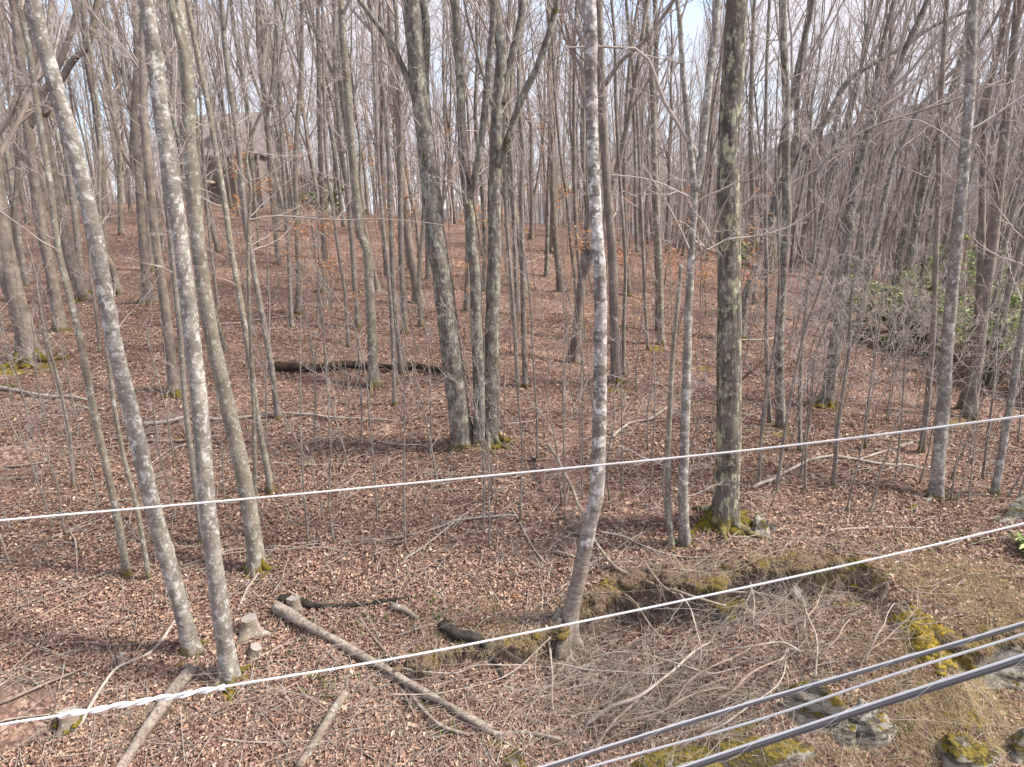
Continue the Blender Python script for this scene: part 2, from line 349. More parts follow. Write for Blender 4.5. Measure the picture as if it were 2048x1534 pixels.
MOSS = [blob(1870,1290,.42,.22,1.3), blob(1910,1325,.3,.2,1.2), blob(1700,1215,.35,.12,1), blob(1770,1150,.25,.1,.9), blob(1660,1135,.5,.06,1), blob(1840,1265,.3,.12,1.2),
        blob(1930,1450,.3,.2,1), blob(1960,1490,.4,.12,1), blob(1640,1430,.3,.12,.9), blob(1450,1500,.35,.1,.8), blob(1350,1520,.3,.1,.9), blob(1500,1470,.3,.1,.6),
        blob(60,735,1.2,.5,.8), blob(20,745,.9,.5,.8), blob(340,880,.5,.1,.8), blob(460,1400,.15,.15,.9), blob(380,1310,.2,.1,1), blob(515,1140,.2,.1,1),
        blob(1370,1090,.18,.1,.9), blob(1445,1050,.35,.2,.9), blob(1020,1500,.4,.1,.6), blob(880,1330,.3,.1,.6), blob(1100,1340,.3,.08,.5), blob(1310,700,.5,.6,.6), blob(1400,740,.8,.4,.5), blob(960,900,.6,.15,.7),
        blob(1130,520,2,1,.5), blob(1230,780,.4,.2,.9), blob(1650,815,.5,.3,.8), blob(1560,870,.5,.2,.9), blob(1910,850,.4,.3,.8), blob(1990,1000,.4,.15,.7), blob(140,1470,.25,.12,.8), blob(600,1370,.3,.2,.4), blob(1850,1110,.3,.15,.5)]
GRASS = [blob(1780,1290,1.0,.35,.9), blob(1800,1400,.9,.35,.8), blob(1650,1290,.5,.2,.7), blob(1950,1180,1.2,.4,.75), blob(1850,1140,1.0,.3,.6), blob(2040,1210,.8,.4,.8), blob(1400,1150,.5,.1,1), blob(1330,1150,.5,.12,.8),
         blob(950,1230,.6,.3,.7), blob(1010,1270,.5,.2,.9), blob(880,1260,.4,.2,.6), blob(1060,1290,.3,.12,.7), blob(1700,1130,.8,.25,.55), blob(1900,1500,.9,.3,.8), blob(1500,1500,1.2,.3,.55), blob(1150,1420,.6,.15,.5),
         blob(1050,1480,.5,.15,.6), blob(900,1400,.5,.15,.35), blob(1250,1480,.7,.2,.35), blob(1650,1040,.8,.3,.3), blob(250,1440,.6,.12,.5), blob(350,1420,.5,.12,.4), blob(1700,1500,.8,.2,.6), blob(150,1480,.5,.12,.5)]
TAN = [blob(180,412,6,4,1), blob(120,405,4,4,1), blob(260,410,5,4,1), blob(560,420,4,3,.6), blob(1180,560,2,1,.3)]
def mask(x, y, B, seed=0):
    f = np.zeros_like(x)
    for cx, cy, rx, ry, a in B:
        q = np.where((abs(x - cx) < rx * 3) & (abs(y - cy) < ry * 3))[0]
        if len(q): f[q] = np.maximum(f[q], a * np.exp(-((x[q] - cx) / rx) ** 2 - ((y[q] - cy) / ry) ** 2))
    n = vnoise(x, y, 4, 20 + seed) + .7 * vnoise(x, y, 11, 21 + seed)
    return np.clip((f - .42 + n * .62) * 3.0, 0, 1)
GRASS += [blob(*q) for q in [(1900,1150,1.3,.45,.9),(2000,1250,.9,.35,.9),(1780,1090,1.0,.3,.6),(1960,1400,.8,.3,.9),(1880,1380,.8,.25,.8),(1760,1450,.8,.25,.8),(1600,1400,.4,.15,.7),(1420,1130,.5,.08,.9),(1560,1110,.7,.1,.7),(1100,1230,.4,.12,.6),(780,1440,.6,.12,.5)]]
def build_ground():
    a = np.concatenate([np.linspace(-14, 4.5, 24, endpoint=False), np.linspace(4.5, 13, 230, endpoint=False), np.linspace(13, 30, 190, endpoint=False), np.geomspace(30, 600, 130)])
    s = np.linspace(-1, 1, 601); u = np.sign(s) * (.62 * abs(s) + .38 * abs(s) ** 3) * 1.25
    Y, Uu = np.meshgrid(a, u, indexing='ij'); X = Uu * np.maximum(Y + 5.5, 8)
    x, y = X.ravel(), Y.ravel(); z = ground(x, y)
    V = np.stack([x, y, z], 1); I = np.arange(len(x)).reshape(X.shape)
    F = np.stack([I[:-1, :-1], I[:-1, 1:], I[1:, 1:], I[1:, :-1]], -1).reshape(-1, 4)
    s = NT('forest_floor'); at_ = s.n('ShaderNodeVertexColor', layer_name='cover').outputs[0]
    sp = s.n('ShaderNodeSeparateColor'); s.l(at_, sp.inputs[0])
    v = s.n('ShaderNodeTexVoronoi', feature='F1'); v.inputs['Scale'].default_value = 24; s.l(s.co, v.inputs['Vector'])
    sv_ = s.n('ShaderNodeSeparateColor'); s.l(v.outputs['Color'], sv_.inputs[0])
    lv = s.ramp(sv_.outputs[0], [(0, (.08, .046, .038)), (.3, (.155, .09, .07)), (.6, (.25, .15, .115)), (.82, (.36, .225, .17)), (1, (.54, .42, .33))])
    nn = s.noise(1.1, 6, .6); n2 = s.noise(34, 4, .65)
    c = s.mix(s.ramp(nn, [(.38, 0.), (.66, .7)]), lv, (.17, .10, .08))
    soil = s.mix(s.ramp(n2, [(.4, 0.), (.6, 1.)]), (.10, .068, .053), (.19, .138, .11))
    c = s.mix(s.ramp(s.noise(.55, 7, .65, s.map((1, 1, 1), None, (9, 3, 1))), [(.52, 0.), (.62, .55)]), c, (.115, .07, .058)); c = s.mix(sp.outputs[0], c, soil)
    c = s.mix(s.math('MULTIPLY', sp.outputs[2], .5), c, s.mix(s.ramp(n2, [(.4, 0.), (.6, 1.)]), (.22, .15, .10), (.42, .31, .21)))
    mo = s.mix(s.ramp(s.noise(22, 4), [(.35, 0.), (.65, 1.)]), (.075, .062, .012), (.29, .21, .022))
    c = s.mix(sp.outputs[1], c, mo)
    s.bump(s.math('ADD', n2, sv_.outputs[1]), .8, .03); mat = s.col(c, .95)
    o = mk('ground', V, F, mat); tag(o, 'leaf covered forest floor rising away from a mossy cut bank', 'ground', kind='structure')
    vc = o.data.color_attributes.new('cover', 'FLOAT_COLOR', 'POINT')
    # bare earth shows on the steep face of the bank
    ly = np.interp(x, LIP[:, 0], LIP[:, 1]); ld = np.interp(x, LIP[:, 0], LIPD, left=0)
    face = np.clip(ld * 4, 0, 1) * np.exp(-((ly - y - .07) / .16) ** 2)
    so_ = np.clip(np.maximum(mask(x, y, SOIL), face), 0, 1)
    C = np.stack([so_, mask(x, y, MOSS, 3), np.maximum(mask(x, y, GRASS, 5), mask(x, y, TAN, 7)), np.ones_like(x)], 1)
    vc.data.foreach_set('color', C.astype(np.float32).ravel())
build_ground()

def frame_pts(n, y0, y1, pw=1.0, side=.82):
    """random ground spots inside the strip of land the camera looks over"""
    y = y0 + (y1 - y0) * rng.random(n) ** pw; x = rng.uniform(-side, side, n) * (y + 1.0)
    return x, y
def quads(P, A, B):   # diamonds, A long half axis, B short half axis
    V = np.stack([P - A, P - B * 1.0 - A * .05, P + A, P + B + A * .1], 1); n = len(P)
    i = np.arange(n * 4).reshape(n, 4); return V.reshape(-1, 3), i
def build_litter():
    xs, ys = [], []
    for n, a, b in ((260000, 5.3, 9), (220000, 9, 14), (120000, 14, 22), (60000, 22, 36)):
        x, y = frame_pts(n, a, b, 1, .80); xs.append(x); ys.append(y)
    x = np.concatenate(xs); y = np.concatenate(ys)
    keep = rng.random(len(x)) > np.clip(mask(x, y, SOIL) * .8 + mask(x, y, MOSS, 3) * .93 + mask(x, y, GRASS, 5) * .15, 0, .95)
    keep &= (vnoise(x, y, .9, 41) + .5 * vnoise(x, y, 3.3, 42)) > -.40 + .42 * (rng.random(len(x)) < .4)
    x, y = x[keep], y[keep]; n = len(x); z = ground(x, y); e = .08
    nx_ = -(ground(x + e, y) - z) / e; ny_ = -(ground(x, y + e) - z) / e
    N = nrm(np.stack([nx_, ny_, np.ones(n)], 1) + rng.normal(0, .33, (n, 3)))
    t = rng.standard_normal((n, 3)); A = nrm(t - (t * N).sum(1, keepdims=True) * N); B = np.cross(N, A)
    L_ = (np.clip(rng.gamma(6, .0034, n), .009, .046) * (1 + np.clip(y - 9, 0, 30) * .028))[:, None]
    P = np.stack([x, y, z + rng.uniform(.005, .045, n)], 1); A = A * L_; B = B * L_ * rng.uniform(.35, .62, (n, 1))
    c = N * L_ * rng.uniform(-.1, .55, (n, 1))
    V = np.stack([P - A + c * .4, P - B + c, P + A + c * .5, P + B + c, P], 1); k = np.arange(n)[:, None] * 5
    F = np.concatenate([k + np.array([[0, 1, 4]]), k + np.array([[1, 2, 4]]), k + np.array([[2, 3, 4]]), k + np.array([[3, 0, 4]])])
    o = mk('leaf_litter', V.reshape(-1, 3), F, M['litter'], smooth=False); tag(o, 'fallen brown beech leaves covering the slope', 'leaf litter', kind='stuff')
build_litter()
def build_grass():
    P = []
    for (cx, cy, rx, ry, a) in GRASS:
        n = int(1500 * a * min(rx * ry * 6, 2.4)); P.append(np.stack([rng.normal(cx, rx * .75, n), rng.normal(cy, ry * .75, n)], 1))
    P = np.concatenate(P)
    k = rng.random(len(P)) < .3 + .7 * mask(P[:, 0], P[:, 1], GRASS, 5); P = P[k]
    # several blades per tuft
    t = rng.integers(0, len(P), len(P) * 3); q = P[t] + rng.normal(0, .035, (len(t), 2)); n = len(q)
    z = ground(q[:, 0], q[:, 1]); S0 = np.column_stack([q, z])
    lean = rng.normal(0, .9, (len(P), 2))[t]
    D = np.column_stack([lean + rng.normal(0, .4, (n, 2)) + [0, -.35], rng.uniform(.35, 1.0, n)])
    Pp, R = grow(S0, D, rng.uniform(.07, .21, n), rng.uniform(.0014, .0026, n), 4, .1, -.32, .2)
    V, F = tubes(Pp, R, 3); o = mk('dry_grass', V, F, M['grass']); tag(o, 'straw coloured dry grass tufts hanging over the bank', 'grass', kind='stuff')
build_grass()
def build_twigs():
    x, y = frame_pts(5200, 5.4, 15, 1, .8); x2, y2 = frame_pts(2200, 15, 34, 1, .8); x = np.append(x, x2); y = np.append(y, y2); n = len(x)
    Ln = rng.gamma(2.2, .16, n) + .08; a = rng.uniform(0, 2 * math.pi, n); d = np.column_stack([np.cos(a), np.sin(a), np.zeros(n)])
    P, R = grow(np.column_stack([x, y, np.zeros(n)]), d, Ln, rng.uniform(.002, .006, n) * (1 + y * .04), 6, .16, 0, .35)
    g = ground(P[..., 0].ravel(), P[..., 1].ravel()).reshape(n, 6); P[..., 2] = g + .02 + R + rng.uniform(0, .03, (n, 1)) + np.linspace(0, 1, 6) * rng.uniform(-.0, .09, (n, 1))
    V, F = tubes(P, R, 3); o = mk('twig_litter', V, F, M['stick']); tag(o, 'thin fallen twigs strewn over the leaves', 'twigs', kind='stuff')
build_twigs()

# ------------------------------------------------------------------ trees
def depth_of(p): return proj(p)[2]
def path3(base, pts, wpx0, wpx1, extra, wob=.05, lean=None):
    """trunk centre line through the traced points, in the upright plane through the base, continued above the frame"""
    Y = base[1]; P = [base]; 
    for px, py in pts[1:]: P.append(at(px, py, Y))
    P = np.array(P); dz = P[:, 2] - P[0, 2]
    ph = rng.uniform(0, 6, 2); P[:, 1] += wob * np.sin(dz * .8 + ph[0]) * np.clip(dz, 0, 1.5) * 1.2
    n = len(P); f = np.linspace(0, 1, n) if P[-1, 2] == P[0, 2] else (P[:, 2] - P[0, 2]) / (P[-1, 2] - P[0, 2])
    R = np.array([.85 * (wpx0 + (wpx1 - wpx0) * f[i]) * depth_of(P[i]) / FPX / 2 for i in range(n)])
    if extra > 0:
        d = nrm(P[-1] - P[-2]); d = nrm(d + np.array([0, 0, .35]))
        k = 4
        for i in range(k):
            d = nrm(d + rng.normal(0, .05, 3) + [0, 0, .1]); P = np.vstack([P, P[-1] + d * extra / k]); R = np.append(R, R[n-1] * (1 - .72 * (i + 1) / k))
    return P, R, n
def trunk_mesh(P, R, S, ds, rough, flare=None, burls=()):
    P = P.copy(); P = np.vstack([P[0] - nrm(P[1] - P[0]) * .22, P]); R = np.concatenate([[R[0]], R])
    P, R = smooth_path(P, R, ds)
    V, F = tubes(P, R, S, cap=True, rough=rough, flare=flare)
    for (c, rad, h) in burls:
        d = V - c; r = np.linalg.norm(d, axis=1); V = V + nrm(d) * (h * np.exp(-(r / rad) ** 2))[:, None]
    return V, F
def twiggery(P, R, n, t0, t1, reach, levels=(6, 5), ang=(.7, 1.35), upb=.06, r1=.010, rmin=.0018, flat=.5, fine=1.0):
    """side branches on a centre line with two or three further orders of twigs; returns tubes"""
    Pp = P[None]; Rp = R[None]; tot = np.linalg.norm(np.diff(P, axis=0), axis=1).sum()
    if n == 0: return []
    B, RB = spawn(Pp, Rp, n, t0, ang[0], ang[1], reach / tot, 9, .13, upb, .4, t1=t1, flat=flat)
    Ln = np.linalg.norm(np.diff(B, axis=1), axis=-1).sum(1)
    RB = np.minimum(RB, (np.clip(Ln * .011, rmin * 1.6, .07))[:, None] * np.linspace(1, .25, 9)[None]) ; RB = np.maximum(RB, rmin)
    out = [tubes(B, RB, 4)]
    C, RC = B, RB
    for i, m in enumerate(levels):
        C, RC = spawn(C, RC, m, .18, .45, 1.05, .52 if i == 0 else .5, 6 if i == 0 else 5, .13, .03, .6, rmin=rmin * (.9 if i else 1.2), flat=flat * .6)
        RC = np.maximum(RC, rmin * .75); out.append(tubes(C, RC, 3))
    return out
def crown_parts(P, R, n, t0, H, dense=1.0, rmin=.003, up=(.35, .8), lv=(5, 5, 4), sd=4):
    tot = np.linalg.norm(np.diff(P, axis=0), axis=1).sum()
    B, RB = spawn(P[None], R[None], n, t0, up[0], up[1], .42, 9, .09, .10, .55, t1=1.0)
    out = [tubes(B, RB, sd)]
    C, RC = B, RB
    for i, m in enumerate(lv):
        C, RC = spawn(C, RC, max(1, int(m * dense)), .15, .35, .9, .5, 6 if i == 0 else 5 if i == 1 else 4, .10, .06, .6, rmin=rmin)
        out.append(tubes(C, RC, 3))
    return out
GT = []        # where each hand placed tree stands
def tree(label, mat, pts, w0, w1, extra=7, flare=.7, twigs=10, reach=1.3, crown=8, cat_='tree', name='bare_tree', group=None, S=14, rough=.12, forks=(), limbs=(), burls=(), roots=0, moss=0, tm='twig', t0=.3, rmin=None, lobes=5, snap=False, lev=(6, 5), ang=(.7, 1.35), parent=None, base=None):
    base = G(*pts[0]) if base is None else base; d = depth_of(base); GT.append((base[0], base[1]))
    P, R, n0 = path3(base, pts, w0, w1, 0 if snap else extra)
    root = thing(name, label, cat_, base, group) if parent is None else parent
    org = np.array(root.location); P = P - org
    sl = np.concatenate([[0], np.cumsum(np.linalg.norm(np.diff(P, axis=0), axis=1))]); tcr = (n0 - 1) / (len(P) - 1) + .03
    if d > 13: tcr = .5
    ds = .07 if d < 13 else .15 if d < 25 else .4
    rm = (.0015 + .00019 * d) if rmin is None else rmin
    V, F = trunk_mesh(P, R, S if d < 16 else 9, ds, rough, (flare, .10 + R[0] * .55, lobes, .22), [(np.array(at(a, b, base[1])) - org + np.array([sx, -R[0] * .6, 0]), rad, h) for a, b, sx, rad, h in burls])
    mk('trunk', V, F, M[mat], root)
    out = []
    for fp, fw0, fw1, fx in forks:           # further stems traced from where they leave the trunk
        Y = base[1]; Q = np.array([at(a, b, Y) for a, b in fp]) - org
        k = np.argmin(np.linalg.norm(P - Q[0], axis=1)); Q[:, 1] += np.interp(Q[0, 2], P[:, 2], P[:, 1]) - Q[0, 1] + np.linspace(0, rng.uniform(-.6, .6), len(Q))
        r = np.linspace(fw0, fw1, len(Q)) * d / FPX / 2
        if fx > 0:
            dd = nrm(Q[-1] - Q[-2])
            for i in range(3): dd = nrm(dd + rng.normal(0, .06, 3) + [0, 0, .15]); Q = np.vstack([Q, Q[-1] + dd * fx / 3]); r = np.append(r, r[-1] * .68)
        q, rr = smooth_path(Q, r, max(ds, .1)); V, F = tubes(q, rr, 8, cap=True, rough=rough * .7)
        mk('limb', V, F, M[mat], root)
        if crown: out += crown_parts(Q, r, 4, (len(fp) - 1) / (len(Q) - 1) + .02 if d < 13 and fx > 0 else .4, 0, 1, rm)
        out += twiggery(Q, r, max(2, twigs // 3), .05, .9, reach, levels=lev, rmin=rm, ang=ang)
    for lp, lw, tw in limbs:                 # thin traced branches with twigs of their own
        Y = base[1]; Q = np.array([at(a, b, Y) for a, b in lp]) - org
        Q[:, 1] += np.interp(Q[0, 2], P[:, 2], P[:, 1]) - Q[0, 1] + np.linspace(0, rng.uniform(-.5, .2), len(Q))
        r = np.linspace(lw, max(lw * .35, .8), len(Q)) * d / FPX / 2
        q, rr = smooth_path(Q, r, .12); out.append(tubes(q, rr, 5)); out += twiggery(Q, r, tw, .15, .97, reach * .55, levels=(4, 3), rmin=rm, ang=(.5, 1.0))
    if twigs: out += twiggery(P, R, int(twigs * 1.05), t0, .8 if not snap else .95, reach, levels=lev, rmin=rm, ang=ang)
    if crown and not snap: out += crown_parts(P, R, crown, min(.9, tcr), 0, 1, max(rm, .004), lv=(4, 4, 3))
    if out:
        V, F = cat(out); mk('crown', V, F, M[tm], root)
    for i in range(roots):
        a = 2 * math.pi * (i + rng.uniform(-.3, .3)) / roots; L_ = R[0] * rng.uniform(2.4, 4.6)
        t = np.linspace(0, 1, 6); x = P[0, 0] + np.cos(a + .4 * t) * (R[0] * .6 + L_ * t); y = P[0, 1] + np.sin(a + .4 * t) * (R[0] * .6 + L_ * t)
        z = ground(x + org[0], y + org[1]) - org[2] + R[0] * .42 * (1 - t) ** 1.2 + .01 - .03 * t; z[0] += R[0] * .9
        q, rr = smooth_path(np.stack([x, y, z], 1), R[0] * (.42 - .34 * t), .05); V, F = tubes(q, rr, 8, cap=True, rough=.2)
        mk('root', V, F, M[mat] if not moss or i % 3 else M['moss'], root)
    if moss:
        # cushions of moss packed round the foot
        parts = []
        for i in range(int(9 * moss)):
            a = rng.uniform(0, 6.28); r = R[0] * rng.uniform(.95, 1.9); c = np.array([P[0, 0] + r * math.cos(a), P[0, 1] + r * math.sin(a), 0])
            c[2] = gz(c[0] + org[0], c[1] + org[1]) - org[2]; parts.append(lump(c, R[0] * rng.uniform(.35, .8), .5, 10))
        V, F = cat(parts); mk('moss', V, F, M['moss'], root)
    return root
def lump(c, r, flat=.6, S=12, rough=.35):
    u = np.linspace(0, math.pi, S // 2 + 2); v = np.linspace(0, 2 * math.pi, S, endpoint=False); U, Vv = np.meshgrid(u, v, indexing='ij')
    q = rng.uniform(0, 99); D = np.stack([np.sin(U) * np.cos(Vv), np.sin(U) * np.sin(Vv), np.cos(U)], -1)
    n = 1 + rough * 2 * vnoise((D[..., 0] * 1.5 + q).ravel(), (D[..., 1] * 1.5 + D[..., 2]).ravel(), 1.3, 30).reshape(U.shape)
    P = c + D * (r * n)[..., None] * np.array([1, 1, flat]); I = np.arange(U.size).reshape(U.shape); nx = np.roll(I, -1, 1)
    return P.reshape(-1, 3), np.stack([I[:-1], I[1:], nx[1:], nx[:-1]], -1).reshape(-1, 4)

# --- the traced trees, nearest first -------------------------------------------------
tree('leaning pale blotched trunk nearest the left edge in front, mossy cushion round its foot', 'pale', [(385,1305),(358,1190),(315,1014),(272,840),(224,670),(192,510),(178,450),(156,370),(131,270),(111,200),(84,100),(61,0)], 37, 33, S=22, twigs=7, reach=.9, flare=.35, moss=1, t0=.35, burls=[(133,285,.06,.10,.05),(150,345,.05,.07,.03),(222,640,-.08,.09,.05),(205,630,0,.08,.04),(340,1090,0,.08,.02)], rough=.14)
tree('tallest whitish beech trunk at the left whose big root spreads right beside the wrapped wire', 'pale', [(462,1365),(442,1190),(421,1014),(403,840),(379,670),(357,510),(338,370),(327,300),(314,200),(307,120),(292,0)], 40, 35, S=24, twigs=6, reach=.9, flare=.5, roots=3, moss=.4, burls=[(328,310,.1,.10,.05),(300,120,.1,.12,.05),(370,625,0,.12,.03),(428,1085,0,.08,.03)], rough=.14)
tree('olive brown dotted trunk right of the tall whitish beech, moss tuft at its right foot', 'spot', [(515,1140),(495,1014),(461,840),(427,670),(405,510),(398,440),(383,300),(377,200),(367,100),(350,0)], 38, 28, S=18, twigs=8, reach=1.2, flare=.5, moss=1, roots=3, forks=[([(378,215),(372,120),(355,40),(345,-40)],16,12,3)], rough=.09)
tree('thin spotted trunk left of the leaning blotched trunk, small root heel on its right', 'spot', [(256,1155),(229,1014),(197,840),(167,670),(138,560),(122,500),(112,440),(100,370),(86,300),(66,200),(54,120),(28,0)], 18, 13, S=12, twigs=12, reach=1.3, crown=7, flare=.5, rough=.1, roots=1)
tree('very thin purple grey trunk with white dots, standing right behind the thin spotted trunk', 'spot', [(300,1165),(274,1014),(250,900),(228,750),(213,600),(203,480),(196,380),(192,250)], 12, 8, S=10, twigs=8, reach=1.1, crown=5, flare=.4, extra=4, rough=.1)
tree('narrow grey trunk half hidden along the left side of the tall whitish beech', 'grey', [(406,1092),(398,1014),(375,850),(362,740),(352,640),(341,540),(331,420),(322,300),(315,150),(312,0)], 14, 10, S=12, twigs=10, reach=1.2, crown=6, flare=.6, rough=.1)
tree('thin beech trunk with a splayed pale foot, crossing behind the straight whip at the left', 'spot', [(543,986),(530,905),(519,840),(505,730),(492,655),(475,570),(461,500),(445,400),(427,300),(412,210),(398,140),(383,51),(375,0)], 15, 12, S=12, twigs=12, reach=1.4, crown=6, flare=1.1, rough=.1)
tree('straight slim whip trunk with pale dots, standing right of the olive brown dotted trunk', 'spot', [(512,1075),(508,960),(504,850),(501,720),(499,600),(500,470),(506,380),(498,310),(520,240),(546,190),(560,140)], 11, 6, S=10, twigs=14, reach=1.5, crown=3, extra=3, flare=.4, rough=.1, limbs=[([(503,440),(520,437),(560,432),(620,436),(690,440),(760,438),(850,445),(895,452)],3.6,10)])
tree('thin grey trunk on a pale foot where the long fallen limb passes behind', 'grey', [(556,838),(546,740),(530,650),(509,551),(500,500),(491,470),(475,307),(468,240),(455,137),(446,0)], 14, 12, S=12, twigs=14, reach=1.6, crown=7, flare=.9, rough=.1)
tree('dark bark trunk with mossy foot right behind the thin trunks left of the whitish beech', 'brown', [(349,792),(338,700),(326,600),(316,510),(309,430),(300,330),(292,240),(286,130),(283,0)], 24, 17, twigs=10, reach=1.5, moss=.8, roots=2, tm='twigdark')
tree('stout brown double stemmed trunk with mossy foot at the left edge', 'brown', [(62,722),(50,660),(38,600),(25,540),(12,480),(2,420),(-14,330),(-30,200)], 44, 30, S=16, twigs=6, moss=1.5, roots=5, flare=.9, tm='twigdark', forks=[([(44,640),(20,560),(6,500),(-6,430),(-30,330)],26,20,4)], rough=.1)
tree('brown trunk behind the thin spotted one, second from the left edge', 'brown', [(122,662),(103,568),(90,500),(78,420),(70,340),(58,240),(45,150),(30,50),(20,-10)], 26, 19, twigs=10, reach=2, tm='twigdark', forks=[([(60,260),(90,190),(120,140),(150,60),(165,0)],14,9,4)])
tree('broad brown trunk with pale exposed roots, between the two leaning trunks at left', 'brown', [(172,602),(154,551),(138,500),(120,430),(102,350),(88,265),(76,180),(70,130),(66,0)], 29, 20, twigs=10, reach=2.2, tm='twigdark', roots=3, moss=.6, forks=[([(88,230),(115,175),(150,120),(180,90),(200,0)],15,10,4)])
tree('straight grey brown trunk right behind the leaning blotched trunk', 'brown', [(240,590),(224,530),(212,500),(203,342),(189,222),(175,120),(170,0)], 15, 12, twigs=12, reach=2, tm='twigdark')
tree('trunk with orange peeled bark and a sprawling root foot behind the leaning pair', 'brown', [(297,610),(292,540),(287,480),(274,342),(266,240),(276,120),(271,0)], 22, 14, twigs=12, reach=2, roots=4, flare=1.4, tm='twigdark')
tree('forked pale brown trunk splitting low, right of the dark mossy footed trunk', 'brown', [(303,545),(298,470),(290,400),(268,350),(262,300),(268,240),(272,190)], 15, 11, twigs=12, reach=2, forks=[([(280,375),(262,340),(240,310),(225,270),(212,230),(195,190)],8,5,3)], tm='twigdark')
tree('tan barked trunk with bulges, standing left of the fallen dark mossy logs end', 'spot', [(748,775),(744,671),(732,500),(719,470),(706,342),(695,171),(686,60),(684,0)], 25, 16, S=14, twigs=14, reach=1.8, flare=.6, roots=3, rough=.1)
tree('slim trunk right of the tan barked one, rising behind the dark log', 'grey', [(804,748),(793,650),(785,510),(777,307),(768,200),(750,100),(738,0)], 12, 11, twigs=14, reach=1.8)
tree('slim straight trunk crossing the one right of the tan barked trunk', 'grey', [(789,812),(786,700),(782,602),(773,500),(763,400),(755,300),(750,200)], 10, 7, twigs=12, reach=1.5)
tree('grey trunk with a pale forked foot, left of the three stemmed tree', 'grey', [(810,668),(804,540),(801,400),(800,240),(795,100),(790,0)], 15, 11, twigs=14, reach=2, roots=2)
tree('straight olive trunk close left of the three stemmed tree', 'spot', [(842,655),(838,560),(846,450),(852,300),(855,150),(850,0)], 11, 9, twigs=12, reach=2)
tree('dotted grey trunk left of the tan barked trunk', 'grey', [(716,655),(708,560),(701,470),(693,380),(682,280),(672,150),(668,0)], 12, 9, twigs=12, reach=2)
tree('thin curved stem farther left of the tan barked trunk', 'grey', [(697,695),(688,585),(678,520),(668,440),(655,330),(650,200)], 8, 6, twigs=12, reach=1.8)
tree('pale trunk standing left of the short snapped dark stem', 'grey', [(583,655),(577,550),(573,450),(566,300),(560,150),(550,0)], 10, 9, twigs=12, reach=2)
tree('light brown trunk with a white root toe, between pale trunk and snapped dark stem', 'brown', [(595,630),(598,560),(595,450),(590,300),(600,150),(604,0)], 13, 9, twigs=12, reach=2, roots=2)
tree('dark bark trunk in mid distance left of the dark fallen logs', 'brown', [(645,585),(646,500),(644,400),(640,250),(636,100),(634,0)], 13, 9, twigs=12, reach=2.4, tm='twigdark')

# the clump of three stems
cl = tree('three stemmed lichen covered tree on one mossy base in the middle', 'fur', [(926,892),(912,773),(899,671),(888,568),(876,505),(861,376),(847,256),(832,137),(823,0)], 53, 38, S=22, twigs=7, reach=1.5, flare=.35, roots=0, crown=7, rough=.13, forks=[([(846,255),(833,205),(806,137),(779,82),(724,7),(700,-30)],14,8,2), ([(861,376),(855,280),(845,180),(848,60),(838,-20)],22,17,3)], lev=(5,4))
B0 = np.array(cl.location)
dpx = depth_of(B0)
tree('', 'fur', [(958,894),(958,773),(953,654),(950,551),(945,500),(942,450),(935,393),(926,320),(924,273),(919,154),(912,34),(908,-20)], 29, 18, S=18, twigs=7, reach=1.5, flare=.3, crown=5, parent=cl, base=B0 + [(958-926)*dpx/FPX, -.05, 0], forks=[([(938,400),(953,342),(967,256),(977,154),(987,51),(990,-20)],14,10,3)], lev=(5,4))
tree('', 'fur', [(981,896),(984,773),(984,671),(987,568),(989,495),(988,376),(991,300),(993,239),(1000,154),(1003,102),(993,34),(985,-20)], 38, 23, S=20, twigs=7, reach=1.6, flare=.4, crown=5, moss=2.2, roots=6, parent=cl, base=B0 + [(983-926)*dpx/FPX, .05, 0], forks=[([(990,340),(1002,315),(1015,285),(1042,205),(1073,143),(1104,51),(1111,-20)],16,10,3), ([(1003,210),(1010,160),(1022,120),(1042,34),(1046,-20)],15,12,3)], lev=(5,4))

tree('large whitish trunk with a curved sweeping base perched on the eroded bank edge', 'white', [(1132,1305),(1143,1220),(1155,1168),(1171,1085),(1186,1014),(1192,978),(1196,842),(1199,739),(1200,637),(1199,534),(1196,500),(1191,393),(1187,273),(1184,137),(1182,0)], 37, 27, S=28, twigs=4, reach=.8, flare=1.35, roots=11, lobes=4, rough=.16, burls=[(1222,835,.05,.055,.10),(1200,672,-.03,.06,.04),(1216,585,.04,.05,.05),(1207,745,.05,.07,.05),(1216,440,.04,.05,.03),(1160,1130,-.05,.08,.03),(1194,415,0,.08,.03)], lev=(5,4))
tree('brown trunk with mossy foot close behind the large whitish trunk', 'brown', [(1233,766),(1229,690),(1227,600),(1224,500),(1213,342),(1206,205),(1200,68),(1197,0)], 24, 17, twigs=8, reach=2, moss=1.1, roots=4, forks=[([(1210,170),(1240,125),(1290,80),(1335,20)],8,6,2)])
tree('thin grey trunk just right of the mossy footed brown trunk behind the whitish one', 'grey', [(1247,752),(1247,640),(1250,540),(1246,450),(1240,350),(1233,200),(1230,80)], 9, 8, twigs=10, reach=1.6)
tree('slim pale trunk, left one of two side by side right of the three stemmed tree', 'grey', [(1036,774),(1030,670),(1022,560),(1015,470),(1010,380),(1008,250),(1012,120)], 10, 8, twigs=12, reach=1.7)
tree('slim pale trunk, right one of two side by side right of the three stemmed tree', 'grey', [(1051,776),(1047,640),(1045,500),(1042,400),(1046,300),(1038,200),(1040,0)], 13, 10, twigs=12, reach=1.7)
tree('darker left stem of the leaning close pair, left of the large whitish trunk', 'brown', [(1156,670),(1150,560),(1143,500),(1133,400),(1120,300),(1110,180)], 9, 7, twigs=10, reach=1.7)
tree('darker right stem of the leaning close pair, left of the large whitish trunk', 'brown', [(1165,678),(1160,560),(1154,480),(1150,380),(1148,220),(1150,60)], 10, 8, twigs=10, reach=1.7)
